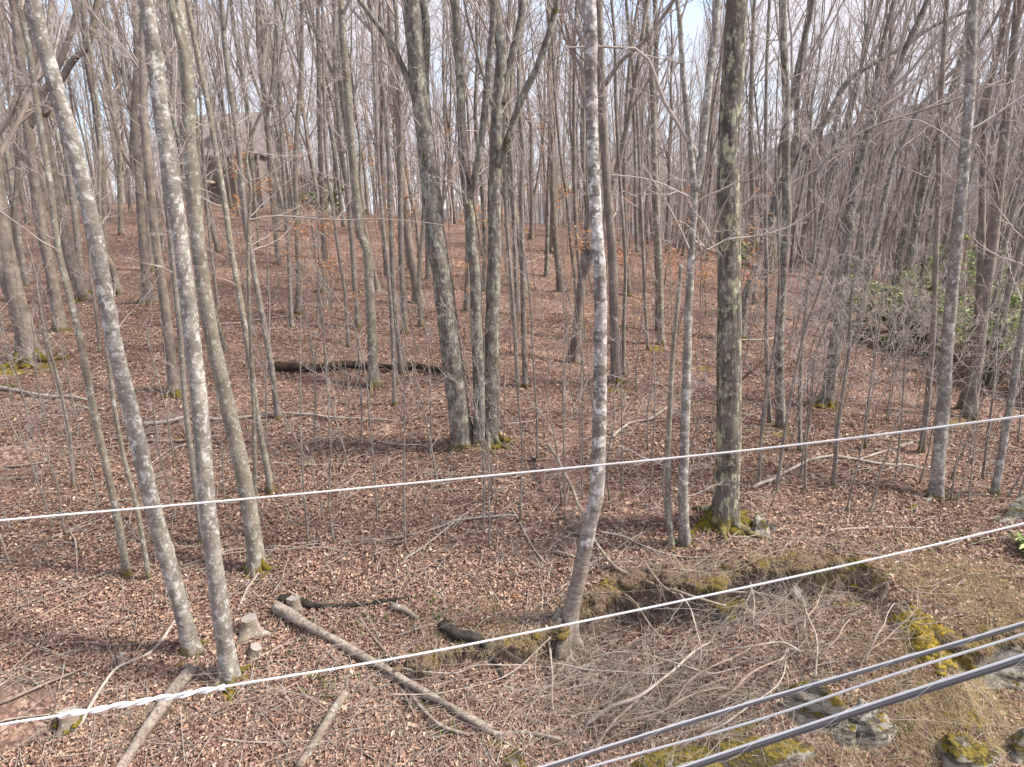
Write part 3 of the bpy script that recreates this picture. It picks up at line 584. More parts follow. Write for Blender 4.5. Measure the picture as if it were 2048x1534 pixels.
tree('tan trunk standing straight, right of the large whitish trunk in mid distance', 'spot', [(1322,690),(1320,560),(1316,450),(1311,342),(1305,200),(1298,100),(1290,0)], 17, 12, twigs=12, reach=2)
tree('flared dark trunk far back where the slope crests in the middle', 'brown', [(1104,506),(1108,440),(1107,330),(1102,200),(1108,60)], 20, 15, twigs=14, reach=3, roots=3, tm='twigdark')
tree('dark thin trunk in mid distance behind and right of the large whitish trunk', 'brown', [(1258,592),(1254,520),(1250,420),(1248,320),(1255,180)], 12, 9, twigs=14, reach=2.5, tm='twigdark')
tree('short snapped slender snag with a mossy heel beside the forked beech', 'spot', [(1344,1102),(1339,1030),(1337,980),(1339,842),(1344,705),(1351,620),(1359,528)], 15, 9, S=14, twigs=9, reach=1.3, crown=0, snap=True, flare=.5, moss=.35, t0=.1, rough=.1)
tree('smooth beech with mossy foot forking high, right beside the slender snag', 'pale', [(1370,1092),(1365,978),(1372,808),(1379,650),(1386,510),(1391,420),(1391,376),(1384,307),(1368,171),(1356,34),(1350,-20)], 25, 11, S=18, twigs=9, reach=1.5, flare=.5, moss=.8, roots=2, rough=.1, t0=.25, forks=[([(1392,380),(1405,340),(1416,239),(1427,137),(1441,34),(1446,-30)],15,12,3)], limbs=[([(1392,300),(1377,280),(1352,240),(1329,205),(1312,160),(1295,120),(1268,99),(1230,98),(1193,97),(1130,100)],9,8),([(1386,395),(1360,385),(1330,372),(1280,358),(1215,352)],5,8),([(1390,480),(1420,500),(1455,480),(1530,470),(1590,450),(1640,415)],5,9)])
tree('thick dark trunk with yellow green lichen plates and a mossy base, largest at right', 'big', [(1450,1048),(1452,980),(1454,842),(1457,671),(1461,500),(1461,342),(1466,205),(1473,68),(1475,-10)], 60, 49, S=26, twigs=4, reach=1.2, flare=.45, roots=6, moss=2.2, rough=.07, lobes=6, limbs=[([(1450,770),(1400,765),(1372,755)],4,5)])
tree('leaning lichened trunk forking low and sweeping up to the right behind the thick dark trunk', 'fur', [(1478,680),(1490,600),(1508,551),(1528,490),(1545,440),(1562,376),(1590,330),(1615,290),(1650,240),(1692,165),(1740,130),(1800,95),(1870,50),(1950,15)], 26, 9, twigs=12, reach=2.5, crown=0, extra=1.5, ang=(.3,.8), roots=2, moss=.5, forks=[([(1550,430),(1558,380),(1588,300),(1590,230),(1592,150),(1610,40),(1620,-20)],14,9,3)], lev=(6,6))
tree('upright dark trunk with mossy wedge foot, close right of the leaning lichened trunk', 'fur', [(1562,862),(1561,700),(1564,560),(1570,450),(1568,340),(1571,200),(1569,100),(1568,0)], 22, 17, twigs=9, reach=2, moss=1.2, roots=4)
tree('thin stem joined close against the upright dark trunk on its left side', 'grey', [(1540,846),(1536,700),(1535,560),(1530,450),(1528,300),(1532,120)], 10, 8, twigs=10, reach=1.8)
tree('stout trunk kinked to the right with a very mossy foot at right', 'fur', [(1652,812),(1668,705),(1677,637),(1690,551),(1700,470),(1712,380),(1722,320),(1745,240),(1780,160),(1810,90),(1850,0)], 32, 12, twigs=16, reach=2.8, moss=1.4, roots=4, ang=(.4,.9), lev=(7,6))
tree('slender leaning trunk arching to upper right, behind the kinked stout trunk', 'grey', [(1712,690),(1722,610),(1738,520),(1758,444),(1789,325),(1815,275),(1842,215),(1890,160),(1970,70)], 17, 8, twigs=16, reach=3, ang=(.4,.9), lev=(7,6))
tree('grey banded trunk with blotchy foot, tallest one near the right edge above the upper wire', 'pale', [(1872,1000),(1880,920),(1891,842),(1898,705),(1903,602),(1908,500),(1915,400),(1922,307),(1935,171),(1944,34),(1948,-10)], 30, 21, S=18, twigs=10, reach=2.2, flare=.5, roots=2, rough=.1, ang=(.5,1.1), lev=(6,6))
tree('crooked thin sapling trunk left of the banded trunk by the long fallen pale branch', 'grey', [(1666,980),(1670,920),(1676,850),(1690,770),(1702,700),(1708,600),(1720,520)], 11, 5, twigs=16, reach=1.6, crown=2, extra=2)
tree('thin grey trunk at the far right edge with a moss patch by its foot', 'pale', [(1990,990),(2008,876),(2021,773),(2033,671),(2046,585),(2062,450),(2080,300),(2100,150)], 17, 12, S=12, twigs=14, reach=1.9, moss=.5, flare=.5)
tree('dark heavy trunk, right one of the close dark pair by the right edge', 'brown', [(1938,836),(1960,705),(1974,602),(1988,490),(2004,273),(2018,137),(2037,0)], 30, 17, twigs=16, reach=2.6, tm='twigdark', ang=(.4,1.0), lev=(7,6))
tree('dark slimmer trunk, left one of the close dark pair by the right edge', 'brown', [(1925,818),(1946,671),(1960,500),(1970,342),(1981,205),(2007,68),(2018,0)], 19, 11, twigs=16, reach=2.4, tm='twigdark', ang=(.4,1.0), lev=(7,6))
tree('brown trunk between the kinked stout trunk and the banded trunk', 'brown', [(1843,905),(1853,780),(1861,650),(1871,500),(1880,400),(1886,250),(1892,100),(1895,0)], 14, 11, twigs=14, reach=2.2, tm='twigdark')
tree('leaning dark trunk cut by the right edge', 'brown', [(1985,780),(2010,650),(2025,560),(2050,470),(2085,380)], 16, 12, twigs=14, reach=2.4, tm='twigdark')
tree('thin stem with a long pale limb arching right, just left of the kinked trunk', 'grey', [(1600,905),(1603,800),(1608,700),(1616,600),(1625,520),(1630,450),(1625,370),(1640,330),(1680,290),(1740,255),(1830,225),(1930,190)], 11, 5, twigs=14, reach=2.4, extra=2, crown=0, ang=(.3,.8), lev=(6,6))
tree('thin straight stem right of the thick lichen plated trunk', 'grey', [(1518,975),(1524,880),(1535,780),(1548,700),(1556,600),(1553,500)], 8, 5, twigs=10, reach=1.5, crown=3, extra=4)
tree('small leaning stem beside the pale fallen branch end', 'grey', [(1552,985),(1566,900),(1580,800),(1598,700),(1612,640),(1640,560)], 9, 5, twigs=12, reach=1.5, crown=3, extra=4)
tree('short straight mossy stem behind the slender snag, in mid distance', 'grey', [(1296,700),(1290,600),(1284,480),(1280,380),(1275,220)], 8, 7, twigs=12, reach=1.9)
tree('brown trunk in mid distance right of the thick lichen plated trunk', 'brown', [(1510,610),(1507,520),(1505,400),(1500,280),(1506,120)], 12, 10, twigs=12, reach=2.5, tm='twigdark')

# --- trees farther back: ten kinds of stem, each copied with its crown ---------------
def template(i, low=False):
    r = random.Random(100 + i); H = r.uniform(15, 21); R0 = r.uniform(.06, .13) * (1.25 if i % 4 == 0 else 1)
    k = 9; z = np.linspace(0, H, k); ln = r.uniform(-.06, .06)
    P = np.stack([np.cumsum(rng.normal(ln, .13, k)) - 0, np.cumsum(rng.normal(0, .12, k)), z], 1); P[0, :2] = 0; P[:, :2] -= P[0, :2]
    R = R0 * (1 - .8 * (z / H) ** 1.1)
    q, rr = smooth_path(P, R, 1.2 if low else .5)
    TP = tubes(np.vstack([q[0] - [0, 0, .3], q]), np.append(rr[0], rr), 5 if low else 9, rough=.12, flare=None if low else (.6, .25, 5, .3))
    if low: return TP, cat(crown_parts(P, R, 9, .3, 0, 1, .011, up=(.35, .8), lv=(4, 3), sd=3) + crown_parts(P, R, 5, .1, 0, 1, .010, up=(.6, 1.1), lv=(3,), sd=3))
    out = crown_parts(P, R, 15, .3, 0, 1, .0062, up=(.25, .65), lv=(5, 4, 3), sd=4)
    if i % 5 < 3:       # a second leader
        j = 1 + i % 4; s = np.array([P[j], P[j] + [.5, .2, 1.8], P[j] + [1.0, .4, 4.5], P[j] + [1.3, .9, 9]]); TP = cat([TP, tubes(*smooth_path(s, np.array([R[j] * .75, R[j] * .65, R[j] * .5, R[j] * .2]), .5), 8)])
        out += crown_parts(s, np.array([R[j] * .75, R[j] * .6, R[j] * .45, R[j] * .2]), 6, .3, 0, 1, .0062, lv=(5, 4, 2))
    out += twiggery(P, R, 11, .12, .6, 2.2, levels=(4, 4), rmin=.0048)
    return TP, cat(out)
TM = []
for i in range(10):
    (V, F), (V2, F2) = template(i); b = ['brown', 'grey', 'spot', 'brown', 'fur'][i % 5]
    t = mk('trunk', V, F, M[b]); c = mk('crown', V2, F2, M['twigdark' if b == 'brown' else 'twig']); TM.append((t, c))
used = [False] * len(TM)
def far_label(px, Y):
    side = ('left of the leaning pale trunks' if px < 330 else 'around the brown house' if px < 640 else 'between the house and the three stemmed tree' if px < 830 else
            'behind the three stemmed tree' if px < 1060 else 'behind the large whitish trunk' if px < 1340 else 'behind the thick lichen plated trunk' if px < 1600 else 'above the rhododendrons')
    dist = 'in middle rows' if Y < 27 else 'in back rows' if Y < 40 else 'in far crest rows'
    return 'tree %s %s' % (dist, side), 'bare trees %s %s' % (dist, side)
HOUSE = []
def scatter(n, y0, y1, gap, side=.80):
    k = 0; tries = 0
    while k < n and tries < n * 60:
        tries += 1
        y = math.sqrt(rng.uniform(y0 * y0, y1 * y1)); x = rng.uniform(-side, side) * (y + 1)
        if HOUSE: x, y = HOUSE.pop()
        if any((x - a) ** 2 + (y - b) ** 2 < gap * gap for a, b in GT): continue
        if y > 40 and -28 < x < -17 and 52 < y < 66: continue
        GT.append((x, y)); k += 1
        z = gz(x, y); px, py, _ = proj((x, y, z)); lab, grp = far_label(px, y)
        i = int(rng.integers(0, len(TM))); t0, c0 = TM[i]
        lab = ['brown', 'grey', 'dotted', 'brown', 'lichened'][i % 5] + (' forked ' if i % 5 < 3 else ' single ') + lab
        root = thing('bare_tree', lab, 'tree', (x, y, z - .05), grp)
        t, c = (t0, c0) if not used[i] else (link(t0.copy()), link(c0.copy())); used[i] = True
        t.parent = root; c.parent = root
        s = rng.uniform(.65, 1.15); root.scale = (s * rng.uniform(.8, 1.1),) * 2 + (s if y > 30 else max(s, .85),)
        ln = rng.normal(0, .035) + (.13 * min(1, max(0, x - 3) / 8) if px > 1350 else 0) - (.03 if px < 500 else 0)
        root.rotation_euler = (rng.normal(0, .03), ln, rng.uniform(-.5, .5)) if abs(ln) > .09 else (rng.normal(0, .03), ln, rng.uniform(0, 6.28))
for q in range(13):
    p_ = at(rng.uniform(350, 560), 420, rng.uniform(36, 54)); HOUSE.append((p_[0], p_[1]))
scatter(13, 36, 54, 0)
scatter(32, 17.5, 27, 1.5)
scatter(205, 27, 60, 1.1)
def build_woodland():
    parts = []; lows = [template(20 + i, True) for i in range(5)]
    # beyond the crest, then the brown wooded ground that falls away behind
    for a in range(760):
        y = rng.uniform(58, 135); x = rng.uniform(-.82, .95) * (y + 1)
        if -30 < x < -16 and y < 70: continue
        z = gz(x, y); (V, F), (V2, F2) = lows[a % 5]; s = rng.uniform(.7, 1.1) * (.62 if x > .3 * y else 1); q = rng.uniform(0, 6.28); cs, sn = math.cos(q), math.sin(q)
        Rm = np.array([[cs, -sn, 0], [sn, cs, 0], [0, 0, 1]]); ln = (.10 if x > 12 else 0) + rng.normal(0, .03)
        for v, f in ((V, F), (V2, F2)):
            w_ = (v @ Rm.T) * s; w_[:, 0] += w_[:, 2] * ln; parts.append((w_ + [x, y, z - .1], f))
    sc_ = [l for l in lows]
    for a in range(1500):      # brushwood of young stems along the crest
        y = rng.uniform(46, 105); x = rng.uniform(-.82, .85) * (y + 1)
        if a > 1150: y = rng.uniform(40, 90); x = rng.uniform(.12, .85) * (y + 1)
        if -30 < x < -16 and y < 70: continue
        z = gz(x, y); (V, F), (V2, F2) = sc_[a % 5]; s = rng.uniform(.28, .55) * (1.25 if a > 1150 else 1); q = rng.uniform(0, 6.28); cs, sn = math.cos(q), math.sin(q); Rm = np.array([[cs, -sn, 0], [sn, cs, 0], [0, 0, 1]])
        for v, f in ((V, F), (V2, F2)): parts.append(((v @ Rm.T) * s * [1.4, 1.4, 1] + [x, y, z - .1], f))
    V, F = cat(parts); o = mk('distant_woodland', V, F, M['twig']); tag(o, 'mass of thin bare stems beyond the crest of the slope', 'woodland', kind='stuff')
build_woodland()

# --- saplings ---------------------------------------------------------------------
def sapling(label, pts, w0, w1, twigs=8, reach=.8, mat='grey', tm='twig', extra=.8, leaves=0, group=None, name='sapling', base=None, P=None, lev=(4, 3)):
    if P is None:
        base = G(*pts[0]); P, R, n = path3(base, pts, w0, w1, extra, wob=.08)
    else: R = w0
    d = depth_of(P[0]); org = P[0].copy(); P = P - org
    root = thing(name, label, 'sapling', org, group); rm = .0012 + .00016 * d
    q, rr = smooth_path(P, np.maximum(R, rm), .15); V, F = tubes(q, rr, 6, rough=.08, flare=(.6, .05, 4, 0)); mk('stem', V, F, M[mat], root)
    out = twiggery(P, np.maximum(R, rm), twigs, .22, 1, reach, levels=lev, rmin=rm, ang=(.6, 1.3)) if twigs else []
    if out: V, F = cat(out); mk('twigs', V, F, M[tm], root)
    if leaves: add_leaves(root, V, leaves)
    return root
def add_leaves(root, V, n):
    k = rng.integers(0, len(V) // 12, n // 6) * 12; k = np.repeat(k, 6) ; p = V[np.minimum(k, len(V) - 1)] + rng.normal(0, .09, (len(k), 3))
    A = nrm(rng.standard_normal((len(p), 3))); A[:, 2] *= .4; B = nrm(np.cross(A, rng.standard_normal((len(p), 3))))
    L_ = rng.uniform(.028, .05, (len(p), 1)); v, f = quads(p, A * L_, B * L_ * .45); mk('leaves', v, f, M['beech'], root, smooth=False)
SP = [([(617,1092),(612,1000),(605,880),(600,760),(596,640)],6,3,'below the long fallen limb'), ([(810,1092),(808,980),(806,860),(806,740),(800,640)],6,3,'between the tan trunk and the three stemmed tree'),
 ([(755,1045),(752,960),(744,860),(730,740),(700,640),(640,560)],5,3,'bending left in front of the tan barked trunk'), ([(980,1098),(978,1000),(977,930)],5,4,'in front of the three stemmed tree'),
 ([(966,1060),(968,980),(966,900),(958,780),(950,700)],7,4,'crossing the middle stem of the three stemmed tree'), ([(1040,1050),(1042,980),(1045,900),(1036,800),(1030,700)],6,4,'right of the three stemmed tree'),
 ([(148,975),(135,880),(112,760),(92,660),(82,560)],9,5,'left of the thin spotted trunk'), ([(1075,920),(1074,840),(1065,700),(1060,600),(1050,520)],6,4,'left of the leaning dead pole'),
 ([(1130,1045),(1128,960),(1126,880),(1124,760)],5,3,'left of the large whitish trunk'), ([(1245,1000),(1243,900),(1240,800),(1240,700)],4,3,'right of the large whitish trunk'),
 ([(1300,1010),(1303,900),(1308,800),(1306,700)],4,3,'left of the slender snag'), ([(658,840),(657,760),(650,680),(645,610)],4,3,'right of the dark logs left end'),
 ([(545,770),(540,690),(537,600),(530,520)],6,4,'right of the thin trunk on a pale foot'), ([(1165,1000),(1160,900),(1158,820)],4,3,'close left of the large whitish trunk'),
 ([(720,900),(722,820),(716,740),(712,650)],4,2.5,'left of the tan barked trunk foot'), ([(860,920),(862,840),(860,760),(850,660)],5,3,'left of the three stemmed base'),
 ([(1420,930),(1422,850),(1430,760),(1436,680)],4,3,'left of the thick lichen plated trunk'), ([(1610,985),(1612,900),(1618,800)],6,4,'over the pale fallen branch'),
 ([(1730,900),(1732,820),(1740,740),(1750,650)],6,4,'right of the crooked thin sapling trunk'), ([(1790,960),(1795,860),(1800,760),(1812,650)],5,3,'left of the banded trunk'),
 ([(90,850),(80,760),(75,690)],4,3,'below the stout double trunk'), ([(1965,960),(1970,860),(1978,760),(1990,640)],6,4,'right of the banded trunk'), ([(200,705),(196,620),(186,540),(182,450)],7,5,'between the brown trunks at left'),
 ([(1600,905),(1596,800),(1600,690)],5,3,'by the mossy wedge foot'), ([(635,655),(634,570),(628,480),(620,400)],6,4,'left of the dark trunk in mid distance')]
for p, a, b, wh in SP:
    sapling('thin grey sapling whip ' + wh, p, a, b, twigs=7, reach=.75)
def rand_saplings(n, y0, y1, leaves, lab, grp, hr=(1.6, 4.2)):
    k = 0
    while k < n:
        y = math.sqrt(rng.uniform(y0 * y0, y1 * y1)); x = rng.uniform(-.78, .8) * y; px, py, _ = proj((x, y, gz(x, y)))
        if y < 9.6 and px > 1050: continue
        if not leaves and px > 1500: 
            if lab[0] != 'r': continue
        elif lab[0] == 'r': continue
        if leaves and not (480 < px < 1480): continue
        h = rng.uniform(*hr) * (1 + (y > 14) * .35); m = 6; z = np.linspace(0, h, m)
        lx = rng.normal(0, .1) + (.2 if px > 1500 else -.02)
        P = np.stack([x + np.cumsum(rng.normal(lx, .07, m)) * h / 5, y + np.cumsum(rng.normal(0, .07, m)) * h / 5, z], 1); P[:, 2] += gz(P[0, 0], P[0, 1])
        R = rng.uniform(.006, .016) * (1 + y * .012) * np.linspace(1, .35, m)
        sapling(lab[1] + ', ' + ('near the left edge' if px < 250 else 'by the whitish beeches' if px < 520 else 'left of the three stems' if px < 880 else 'right of the three stems' if px < 1180 else 'behind the centre whitish trunk' if px < 1330 else 'near the thick lichen trunk' if px < 1560 else 'by the kinked trunk' if px < 1780 else 'around the banded trunk' if px < 1960 else 'at the right edge'), None, R, 0, twigs=int(rng.integers(4, 9)), reach=rng.uniform(.6, 1.2), P=P, leaves=leaves, group=grp, mat='grey', lev=(4, 4) if px > 1500 or leaves else (4, 3))
        k += 1
rand_saplings(70, 9.5, 16, 0, ('l', 'wispy grey sapling on open leaf litter'), 'wispy saplings on the open slope')
rand_saplings(95, 16, 40, 0, ('l', 'wispy grey sapling among the middle rows of trunks'), 'wispy saplings among the trunks')
rand_saplings(46, 15, 34, 230, ('b', 'young beech keeping orange dry leaves'), 'young beeches with orange leaves')
rand_saplings(60, 9.8, 24, 0, ('r', 'twiggy pinkish brown sapling in the right tangle'), 'twiggy saplings at right', (1.5, 4.5))

for i in range(16):      # wide spreading twiggy saplings of the right hand tangle
    px = 1500 + 38 * i + rng.normal(0, 25); py = rng.uniform(850, 980) if i % 2 else rng.uniform(740, 850)
    b = G(px, py); h = rng.uniform(2.6, 4.2); z = np.linspace(0, h, 7); P = np.stack([b[0] + np.cumsum(rng.normal(.13, .09, 7)), b[1] + np.cumsum(rng.normal(0, .08, 7)), b[2] + z], 1)
    sapling('wide twiggy pinkish sapling ' + ('in front of ' if i % 2 else 'behind ') + ('the kinked trunk' if px < 1760 else 'the banded trunk' if px < 1950 else 'the right edge trunks'), None, .014 * np.linspace(1, .35, 7), 0, twigs=15, reach=2.3, P=P, group='wide twiggy saplings at right', lev=(7, 6))

# ------------------------------------------------------------------ fallen wood
def fallen(label, mat, pts, w0, w1, name='fallen_branch', cat_='branch', lift=0, twigs=0, S=8, group=None, rough=.15, reach=.4, cutend=False, side=(), sink=.35, lifts=None):
    """a log or branch lying along the traced ground points; w in photo pixels"""
    g = [G(*p) for p in pts]; 
    if lifts is None: lifts = [lift] * len(pts)
    P = []
    for (px, py), q, h in zip(pts, g, lifts):
        if h: q = at(px, py, q[1] - h * 1.3)
        P.append(q)
    P = np.array(P); n = len(P); d = np.array([depth_of(p) for p in P]); R = np.linspace(w0, w1, n) * d / FPX / 2 * (.8 if max(w0, w1) < 12 else .92)
    P[:, 2] += R * (1 - sink) * 1.0 + .028
    org = P[0].copy(); P = P - org; root = thing(name, label, cat_, org, group)
    q, rr = smooth_path(P, R, .06); sq = np.arange(len(q)) * .06; am = .012 if R.max() > .04 else .018; e_ = np.minimum(1, np.arange(len(q)) / 3)
    q = q + (np.stack([vnoise(sq, sq * 0, 2.2, 71), vnoise(sq, sq * 0, 2.6, 72) * 1.2, vnoise(sq, sq * 0, 2.4, 73) * .8], 1) * 2 * am + np.stack([vnoise(sq, sq * 0, 7, 74), vnoise(sq, sq * 0, 7, 75), vnoise(sq, sq * 0, 7, 76)], 1) * am * .8) * e_[:, None]; rr = rr * (1 + .35 * vnoise(sq, sq * 0, 3, 77)) * np.linspace(1.08, .85, len(q)); V, F = tubes(q, rr, S, cap=True, rough=rough); mk('stem' if R.max() < .03 else 'log', V, F, M[mat], root)
    out = []
    for sp, a, b in side:
        Q = np.array([at(x, y, G(x, y)[1] - .07) for x, y in sp]) - org; k = np.argmin(np.linalg.norm(P - Q[0], axis=1)); r = np.linspace(a, b, len(Q)) * d[0] / FPX / 2
        q, r = smooth_path(Q, r, .1); out.append(tubes(q, r, 6, cap=True, rough=rough))
    if twigs:
        out += twiggery(P, R, twigs, .1, 1, reach, levels=(3,), rmin=.0020, ang=(.4, 1.1), upb=.02)
    if out: V, F = cat(out); mk('side_branches', V, F, M[mat], root)
    return root
F_ = fallen
F_('long straight grey log lying down the bank in the middle foreground', 'log', [(552,1222),(620,1262),(690,1300),(770,1345),(840,1388),(910,1425),(985,1465)], 22, 13, 'fallen_log', 'log', S=18, rough=.24, lift=.03, side=[([(900,1415),(960,1450),(990,1467),(1050,1465),(1122,1478)],12,6),([(760,1335),(800,1375),(830,1430)],4,2),([(800,1352),(830,1400),(880,1450),(940,1470)],7,6)])
F_('thick grey log pointing down to the bottom edge at lower left', 'log', [(386,1347),(350,1395),(310,1450),(270,1510),(235,1560)], 25, 32, 'fallen_log', 'log', S=18, rough=.24, lift=.03)
F_('brown bark log at the bottom edge, left of the long straight log', 'logbrown', [(692,1392),(665,1440),(635,1490),(600,1545)], 16, 22, 'fallen_log', 'log', S=12, lift=.03)
F_('blackened log below the upper middle of the lower wire', 'char', [(884,1265),(920,1283),(958,1300),(990,1330),(1008,1372)], 24, 15, 'charred_log', 'log', S=16, rough=.45)
F_('thin blackened rotten log behind the stumps', 'char', [(560,1207),(600,1210),(640,1220),(700,1222),(760,1212),(822,1198)], 17, 11, 'charred_log', 'log', S=12, rough=.75, sink=.9)
F_('short grey stub log by the long straight log', 'logbrown', [(785,1225),(810,1232),(838,1250)], 17, 10, 'fallen_log', 'log')
F_('left dark mossy rotting log in the mid distance', 'rot', [(552,745),(600,746),(640,745),(676,742)], 18, 22, 'rotten_log', 'log', S=10, rough=.25, sink=.1)
F_('middle dark rotting log touching the left one in mid distance', 'rot', [(680,738),(730,739),(782,742)], 16, 14, 'rotten_log', 'log', S=10, rough=.25, sink=.1)
F_('right dark rotting log ending at the three stemmed tree', 'rot', [(786,742),(830,742),(886,750)], 13, 17, 'rotten_log', 'log', S=10, rough=.3, sink=.1)
F_('long curved pale branch reaching from the stump up to the leaning blotched trunk', 'stick', [(160,1460),(190,1410),(235,1345),(300,1310),(340,1260),(355,1238)], 8, 9, lift=.04, twigs=3)
F_('dark forked branch ending in a twist left of the curved pale branch', 'stickbrown', [(0,1376),(50,1330),(75,1310),(130,1295),(170,1290),(235,1298),(300,1290)], 3, 6, twigs=2)
F_('brown pole lying from the left edge to the small broken stump', 'stickbrown', [(0,1420),(60,1390),(120,1365),(180,1345),(232,1325)], 7, 6)
F_('pale limb on the leaves at left edge with a broken tip', 'stick', [(-20,776),(40,786),(100,797),(140,797),(180,805)], 9, 7, S=8, lift=.03, side=[([(150,808),(170,815),(188,822)],5,4)])
F_('long fallen limb passing behind the thin trunks in the left middle', 'stick', [(288,852),(330,850),(380,838),(450,842),(540,832),(600,832),(680,840),(760,842),(806,850)], 9, 5, 'fallen_limb', lift=.05)
F_('brown mossy limb left of the tall whitish beech in the left middle', 'stickbrown', [(215,903),(260,895),(300,890),(350,888),(440,878)], 5, 8)
F_('grey stick leaning from the leaf litter toward the whitish beech', 'stick', [(265,960),(310,930),(340,905),(372,892)], 4, 5)
F_('brown stick lying flat at the left edge below the thin spotted trunk', 'stickbrown', [(10,940),(50,936),(90,930),(116,923)], 5, 5)
F_('long thin branch lying from thin sapling foot to the middle, above the lower wire', 'stick', [(560,1100),(640,1087),(700,1086),(780,1080),(850,1068),(920,1045),(1000,1037),(1032,1038)], 4, 6, lift=.02, twigs=4)
F_('pale stick near the dotted trunk foot reaching right', 'stick', [(430,1118),(480,1105),(560,1108),(620,1096),(650,1094)], 5, 3)
F_('brown branch running from the mossy foot of the dotted trunk to the left', 'stickbrown', [(364,1140),(400,1130),(440,1118),(500,1108)], 6, 6)
F_('white forked stick below the mossy foot of the dotted trunk', 'stick', [(525,1140),(512,1165),(497,1185),(484,1215)], 6, 5)
F_('thin brown branch lying at the left above the pale litter', 'stickbrown', [(70,1245),(130,1218),(180,1195),(228,1172)], 4, 5)
F_('thin stick standing near the left edge', 'stickbrown', [(0,1072),(15,1110),(38,1170)], 5, 4, lifts=[.15,.08,0])
F_('long grey dead pole leaning behind the whitish trunk and running down to the bank', 'logbrown', [(1096,893),(1120,930),(1140,975),(1165,1035),(1195,1095),(1240,1145),(1300,1172),(1380,1198),(1450,1215)], 8, 9, 'dead_pole', 'branch', S=9, lifts=[.5,.45,.35,.2,.1,.06,.12,.3,.2], twigs=5)
F_('grey branch right of the whitish trunk lying toward the mossy ledge', 'stick', [(1200,1068),(1250,1080),(1310,1105),(1370,1118),(1440,1117),(1520,1116)], 6, 3, lift=.03, twigs=4)
F_('long pale barkless branch curving left of the banded trunk', 'stick', [(1505,980),(1550,962),(1600,932),(1650,918),(1690,920),(1760,932),(1810,936),(1870,948)], 9, 6, 'fallen_limb', lift=.04, side=[([(1640,920),(1700,922),(1760,905),(1850,876)],4,5)])
F_('brown limb lying behind the snag and whitish trunk', 'stick', [(1225,878),(1262,850),(1300,840),(1335,818)], 6, 6, lift=.03)
F_('thin pale limb beside the three stemmed base', 'stick', [(985,858),(1030,853),(1068,847)], 5, 4)
F_('dark dead prop stick leaning against the right stem of the three stemmed tree', 'stickbrown', [(990,800),(1010,840),(1032,880)], 5, 4, lifts=[.5,.25,0])
F_('tan limb on the ground behind the thick lichen plated trunk', 'stick', [(1480,684),(1520,684),(1560,680)], 5, 6)
F_('brown broken branch leaning left of the upright dark trunk', 'rot', [(1480,768),(1510,740),(1535,715)], 4, 7, lifts=[0,.5,.9])
F_('pale limb on the far slope left of the thin curved stem', 'stick', [(436,652),(480,650),(520,642),(585,635)], 4, 4)
F_('straight grey pole resting on the mossy cut bank at right', 'stick', [(1895,1325),(1930,1358),(1990,1422)], 4, 4, lift=.05)
F_('knobby branch lying in front of the stumps toward the long straight log', 'stickbrown', [(720,1240),(745,1275),(780,1315),(810,1350)], 7, 5, lift=.03, twigs=2)
F_('pale branch hanging from the root foot of the whitish trunk down the bank', 'stick', [(1092,1255),(1100,1290),(1106,1350),(1108,1425)], 6, 5, lift=.05, twigs=1)
F_('long grey limb crossing the bank from the wire to the whitish trunk root', 'stick', [(780,1393),(850,1395),(960,1375),(1040,1335),(1100,1280)], 3, 4, lift=.14)
F_('low thin limb above the long straight log, lying across the bank', 'stick', [(806,1340),(850,1350),(920,1350),(960,1335),(1060,1333)], 3, 4, lift=.1)
# medium fallen branches strewn over the slope
for i in range(95):
    px = rng.uniform(20, 2030); py = rng.uniform(520, 1180) if i % 3 else rng.uniform(900, 1500)
    if px > 1100 and py > 1150: continue
    b = G(px, py); L_ = rng.uniform(.5, 1.5) * (1 + b[1] * .05); a = rng.normal(0, .55) + (0 if rng.random() < .8 else 1.2); n = 7; t = np.linspace(-.5, .5, n)
    x = b[0] + L_ * t * math.cos(a); y = b[1] + L_ * t * math.sin(a) + .10 * L_ * vnoise(t * 3, t * 0 + i, 1, 91); R = rng.uniform(.006, .017) * (1 + b[1] * .015) * np.linspace(1, .45, n)
    P = np.stack([x, y, ground(x, y) + R * .6 + .02], 1); q, rr = smooth_path(P, R, .1); o0 = q[0].copy(); q = q - o0; q[:, 2] += .03 * vnoise(np.arange(len(q)) * .4, np.zeros(len(q)), 1, i)
    wh = 'left of the leaning trunks' if px < 300 else 'between the whitish beeches and the three stems' if px < 880 else 'between the three stems and the centre trunk' if px < 1190 else 'between the centre trunk and the thick lichen trunk' if px < 1460 else 'right of the thick lichen trunk'
    cl_ = ['pale', 'brown', 'grey'][i % 3]; root = thing('fallen_branch', '%s dead branch on %s leaves, ' % (cl_, 'near' if py > 900 else 'far') + wh, 'branch', o0, 'thin dead branches lying ' + wh)
    mk('stem', *tubes(q, rr, 6, cap=True, rough=.2), M[['stick', 'stickbrown', 'twigpale'][i % 3]], root); mk('side_branches', *cat(twiggery(P - o0, R, 4, .2, 1, .5, levels=(2,), rmin=.0022 + .0001 * b[1], ang=(.4, 1.0), upb=.0)), M[['stick', 'stickbrown', 'twigpale'][i % 3]], root)
